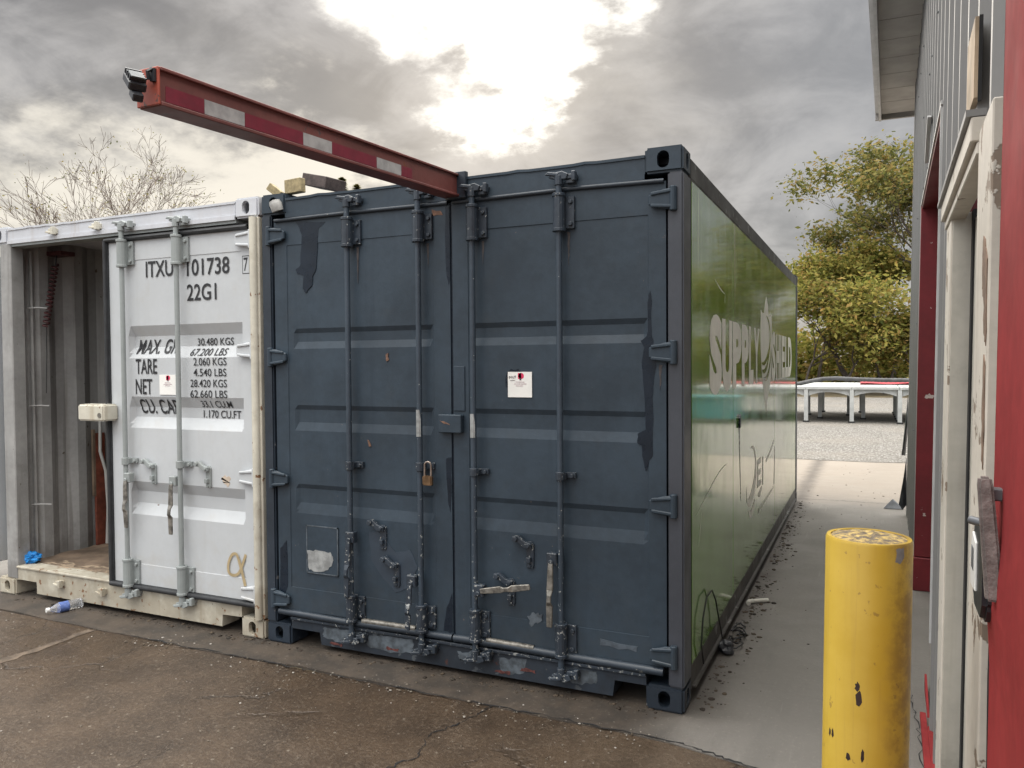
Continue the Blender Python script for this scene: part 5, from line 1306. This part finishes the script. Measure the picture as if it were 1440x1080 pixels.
for i, xx in enumerate((-0.772, 0.335, 1.45)): trestle(xx, wh_lab[i], nrow=(4, 4, 6)[i])
trestle(-1.88, 'white steel trestle table at the left, mostly hidden behind the green container')
trestle(2.56, 'white steel trestle table behind the metal building, seen mirrored in the green panel')
def cover(name, x0, x1, y0, y1, z0, z1, mat, label, cat):
    mb = MB().grid([x0 + (x1 - x0) * i / 20 for i in range(21)], [y0 + (y1 - y0) * i / 8 for i in range(9)], lambda a, b: (a, b, z1 + 0.03 * mnoise.noise(Vector((a * 2, b * 2, 1)))))
    mb.box(x0 + 0.01, x1 - 0.01, y0 + 0.01, y1 - 0.01, z0, z1 - 0.03)
    return tag(mb.build(name, mat, None, origin=((x0 + x1) / 2, (y0 + y1) / 2, z0)), label, cat)
cover('red_tarp', 0.5, 3.6, 20.6, 23.0, 0.937, 0.972, M['red_cover'], 'bright red sheet lying across the white trestle tables', 'sheet')
tl = thing('teal_trough', 'low teal steel trough on the gravel, mirrored in the green container side', 'trough', (4.2, 17.6, 0))
MB().box(2.36, 6.0, 17.2, 18.1, 0.12, 0.66).build('body', M['teal'], tl, bevel=0.02)
MB().box(2.30, 6.06, 17.14, 18.16, 0.661, 0.72).build('rim', M['teal'], tl, bevel=0.01)
for xx in (2.6, 5.6): MB().box(xx, xx + 0.2, 17.3, 18.0, 0.0, 0.119).build('skid', M['foot'], tl)
hz = [(-1.6, 19.6, 0.96), (-1.05, 19.8, 0.98), (-0.75, 19.9, 1.05), (-0.45, 20.0, 1.11), (-0.1, 20.0, 1.13), (0.5, 20.0, 1.10), (1.1, 20.0, 1.08), (1.9, 20.0, 1.08), (2.6, 20.1, 1.06)]
ho = MB(); Pp = [Vector(p) for p in hz]; dense = []; rads = []
for i in range(len(Pp) - 1):
    for t in range(14):
        dense.append(Pp[i].lerp(Pp[i + 1], t / 14)); rads.append(0.062 if t % 2 else 0.054)
ho.tube(dense, rads, 10)
tag(ho.build('ribbed_hose', M['hose'], None, origin=(0.3, 20, 0.94), smooth=True), 'thick dark ribbed hose lying along the top of the white trestle tables', 'hose')

# ================================================================== TREES
def limb_tree(rd, base, h, spread, levels, r0_, fork=(2, 4), lean=(0, 0), up=0.35, first=0.28, curve=0.16, shrink=(0.62, 0.8), sides=5, minr=0.006):
    """returns tube segments (list of point lists with radii) and twig tips"""
    segs = []; tips = []
    def grow(p, d, ln, r_, lv):
        pts = [p]; n = 4 if lv < 3 else 3
        for i in range(n):
            d = (d + Vector((rd.gauss(0, curve), rd.gauss(0, curve), rd.gauss(0, curve * 0.6) + up * 0.12))).normalized()
            p = p + d * (ln / n); pts.append(p)
        r1 = max(r_ * 0.64, minr)
        segs.append((pts, [r_ + (r1 - r_) * i / n for i in range(n + 1)]))
        if lv >= levels:
            tips.append(p); tips.append(pts[-2]); return
        k = rd.randint(*fork)
        for j in range(k):
            a = rd.uniform(0, 6.283); sp_ = spread * rd.uniform(0.6, 1.25)
            x_ = d.cross(Vector((0.3, 0.2, 1))).normalized(); y_ = d.cross(x_)
            nd = (d * math.cos(sp_) + (x_ * math.cos(a) + y_ * math.sin(a)) * math.sin(sp_) + Vector((0, 0, up * 0.5))).normalized()
            q = pts[rd.choice((-1, -1, -2))]
            grow(q, nd, ln * rd.uniform(*shrink), max(minr, r1 * rd.uniform(0.6, 0.85)), lv + 1)
    grow(Vector(base), Vector((lean[0], lean[1], 1)).normalized(), h * first, r0_, 0)
    return segs, tips
def build_limbs(segs, name, mat, parent, off, sides=5, minr=0.0):
    mb = MB()
    for pts, rs in segs:
        if rs[0] < minr: continue
        mb.tube(pts, rs, sides if rs[0] > 0.03 else 3, caps=False)
    return mb.build(name, mat, parent, smooth=True)
def leaf_cloud(rd, tips, per, rad, size):
    vs = []; fs = []
    for t in tips:
        k = int(per * rd.uniform(0.3, 1.6)); rr_ = rad * rd.uniform(0.6, 1.3)
        for _ in range(k):
            d = Vector((rd.gauss(0, 1), rd.gauss(0, 1), rd.gauss(0, 0.75))) * (rr_ * 0.5)
            c = t + d; s_ = size * rd.uniform(0.45, 1.6)
            a = Vector((rd.gauss(0, 1), rd.gauss(0, 1), rd.gauss(0, 0.6))).normalized(); b = a.cross(Vector((rd.gauss(0, 1), rd.gauss(0, 1), rd.gauss(0, 1)))).normalized()
            o = len(vs)
            vs += [c - a * s_, c + b * s_ * 0.45, c + a * s_, c - b * s_ * 0.45]; fs.append((o, o + 1, o + 2, o + 3))
    return vs, fs
def leafy(seed, base, h, label, leafmat, spread=0.62, levels=4, per=26, rad=0.9, size=0.13, fork=(2, 4), lean=(0, 0), r0_=0.16, first=0.27, name='leafy_tree', cat='tree', group='trees behind the yard', up=0.35):
    rd = random.Random(seed); root = thing(name, label, cat, base, group)
    segs, tips = limb_tree(rd, base, h, spread, levels, r0_, fork, lean, up, first)
    build_limbs(segs, 'trunk', M['bark'], root, base)
    vs, fs = leaf_cloud(rd, tips, per, rad, size)
    MB().add(vs, fs).build('crown', leafmat, root)
    return root
leafy(21, (4.3, 41, 0), 19.5, 'tallest olive green tree, at the corner of the metal building', M['leaf_dark'], spread=0.46, levels=5, per=26, rad=0.85, size=0.115, r0_=0.2, first=0.22)
leafy(5, (-0.1, 40, 0), 12.0, 'rounded olive green tree left of the tallest tree', M['leaf_olive'], spread=0.55, levels=5, per=17, rad=0.8, size=0.11, first=0.22)
leafy(41, (1.9, 43, 0), 13.0, 'slim olive tree between the two tall olive trees', M['leaf_olive'], spread=0.5, levels=5, per=24, rad=0.8, size=0.11, first=0.2)
leafy(9, (-1.7, 42, 0), 9.6, 'thin yellowing tree beside the end of the green container side', M['leaf_olive'], spread=0.5, per=14, rad=0.9, size=0.13, r0_=0.11)
leafy(31, (-2.2, 38, 0), 6.6, 'yellow leaved bushy tree lowest at the left, over the first trestle table', M['leaf_yellow'], spread=0.75, per=30, rad=0.95, size=0.105, r0_=0.08, name='bushy_tree')
leafy(32, (-0.4, 37.5, 0), 5.6, 'yellow green bushy tree low in the middle behind the dark hose', M['leaf_yellow'], spread=0.8, per=20, rad=0.95, size=0.105, r0_=0.08, name='bushy_tree')
leafy(33, (1.4, 38, 0), 7.6, 'olive green bushy tree low at the right below the tallest tree', M['leaf_olive'], spread=0.8, per=20, rad=0.95, size=0.105, r0_=0.08, name='bushy_tree')
leafy(34, (3.0, 37, 0), 5.0, 'rust tinged bushy tree against the edge of the metal building', M['leaf_yellow'], spread=0.8, per=30, rad=0.95, size=0.105, r0_=0.08, name='bushy_tree')
leafy(35, (-4.2, 40, 0), 6.2, 'bushy olive tree mostly hidden behind the green container', M['leaf_olive'], spread=0.75, per=20, rad=0.95, size=0.14, name='bushy_tree')
leafy(36, (5.2, 40, 0), 12, 'olive tree behind the metal building seen mirrored in the green panel', M['leaf_dark'], spread=0.62, per=22, rad=1.1, size=0.16)
leafy(37, (8.0, 42, 0), 9, 'lower olive tree behind the metal building, farther right in the mirrored view', M['leaf_olive'], spread=0.66, per=20, rad=1.1, size=0.16)
# far undergrowth that reads as one mass
rd = random.Random(50); tips = [Vector((rd.uniform(-14, 26), rd.uniform(43, 47), rd.uniform(0.1, 3.6) * rd.random() ** 0.4)) for _ in range(1700)]
vs, fs = leaf_cloud(rd, tips, 16, 1.3, 0.2)
kind(MB().add(vs, fs).build('undergrowth', M['leaf_olive']), 'stuff')
def bare(seed, base, h, label, levels=6, spread=0.42, r0_=0.16, first=0.26, fork=(2, 4), lean=(0, 0)):
    rd = random.Random(seed); root = thing('bare_tree', label, 'tree', base, 'bare trees behind the white container')
    segs, tips = limb_tree(rd, base, h, spread, levels, r0_, fork, lean, 0.16, first, 0.13, (0.64, 0.84), 5, 0.009)
    build_limbs(segs, 'trunk', M['twig'], root, base)
    vs, fs = leaf_cloud(rd, tips, 1.0, 0.5, 0.06)
    MB().add(vs, fs).build('sparse_leaves', M['leaf_dark'], root)
bare(3, (-41.6, 25, 0), 16.2, 'tall bare tree with spreading branches above the white container roof', 8, 0.58, 0.30, 0.30, (2, 3))
bare(8, (-45.2, 25, 0), 13.6, 'bare tree at the far left edge above the white container', 7, 0.55, 0.22, 0.27, (2, 3))
bare(12, (-37.6, 26, 0), 13.6, 'smaller bare tree to the right of the tall bare tree', 6, 0.40, 0.15, 0.30, (2, 3))
bare(15, (-35.2, 27, 0), 12.6, 'lowest bare tree, nearest to the dark container', 6, 0.40, 0.13, 0.30, (2, 3))
def conifer(seed, base, h, label):
    rd = random.Random(seed); root = thing('conifer', label, 'tree', base, 'distant conifer tops')
    MB().tube([base, (base[0], base[1], h)], [0.16, 0.01], 6).build('trunk', M['bark'], root)
    vs = []; fs = []
    for i in range(3600):
        z = h * (0.12 + 0.88 * rd.random() ** 0.8); r_ = ((h - z) * 0.26 + 0.12) * rd.random() ** 0.5; a = rd.uniform(0, 6.28); o = len(vs)
        c = Vector((base[0] + r_ * math.cos(a), base[1] + r_ * math.sin(a), z - r_ * 0.3)); q = Vector((math.cos(a), math.sin(a), -0.25)) * 0.22; t = Vector((-math.sin(a), math.cos(a), 0)) * 0.08
        vs += [c - q, c + t, c + q, c - t]; fs.append((o, o + 1, o + 2, o + 3))
    MB().add(vs, fs).build('needles', M['leaf_dark'], root)
conifer(1, (-31.6, 40, 0), 14.2, 'pointed conifer top peeping over the dark container roof left of the beam')
conifer(2, (-30.4, 40, 0), 13.6, 'small second conifer top just right of the pointed one')

for o in bpy.data.objects:
    if '_o' in o: del o['_o']
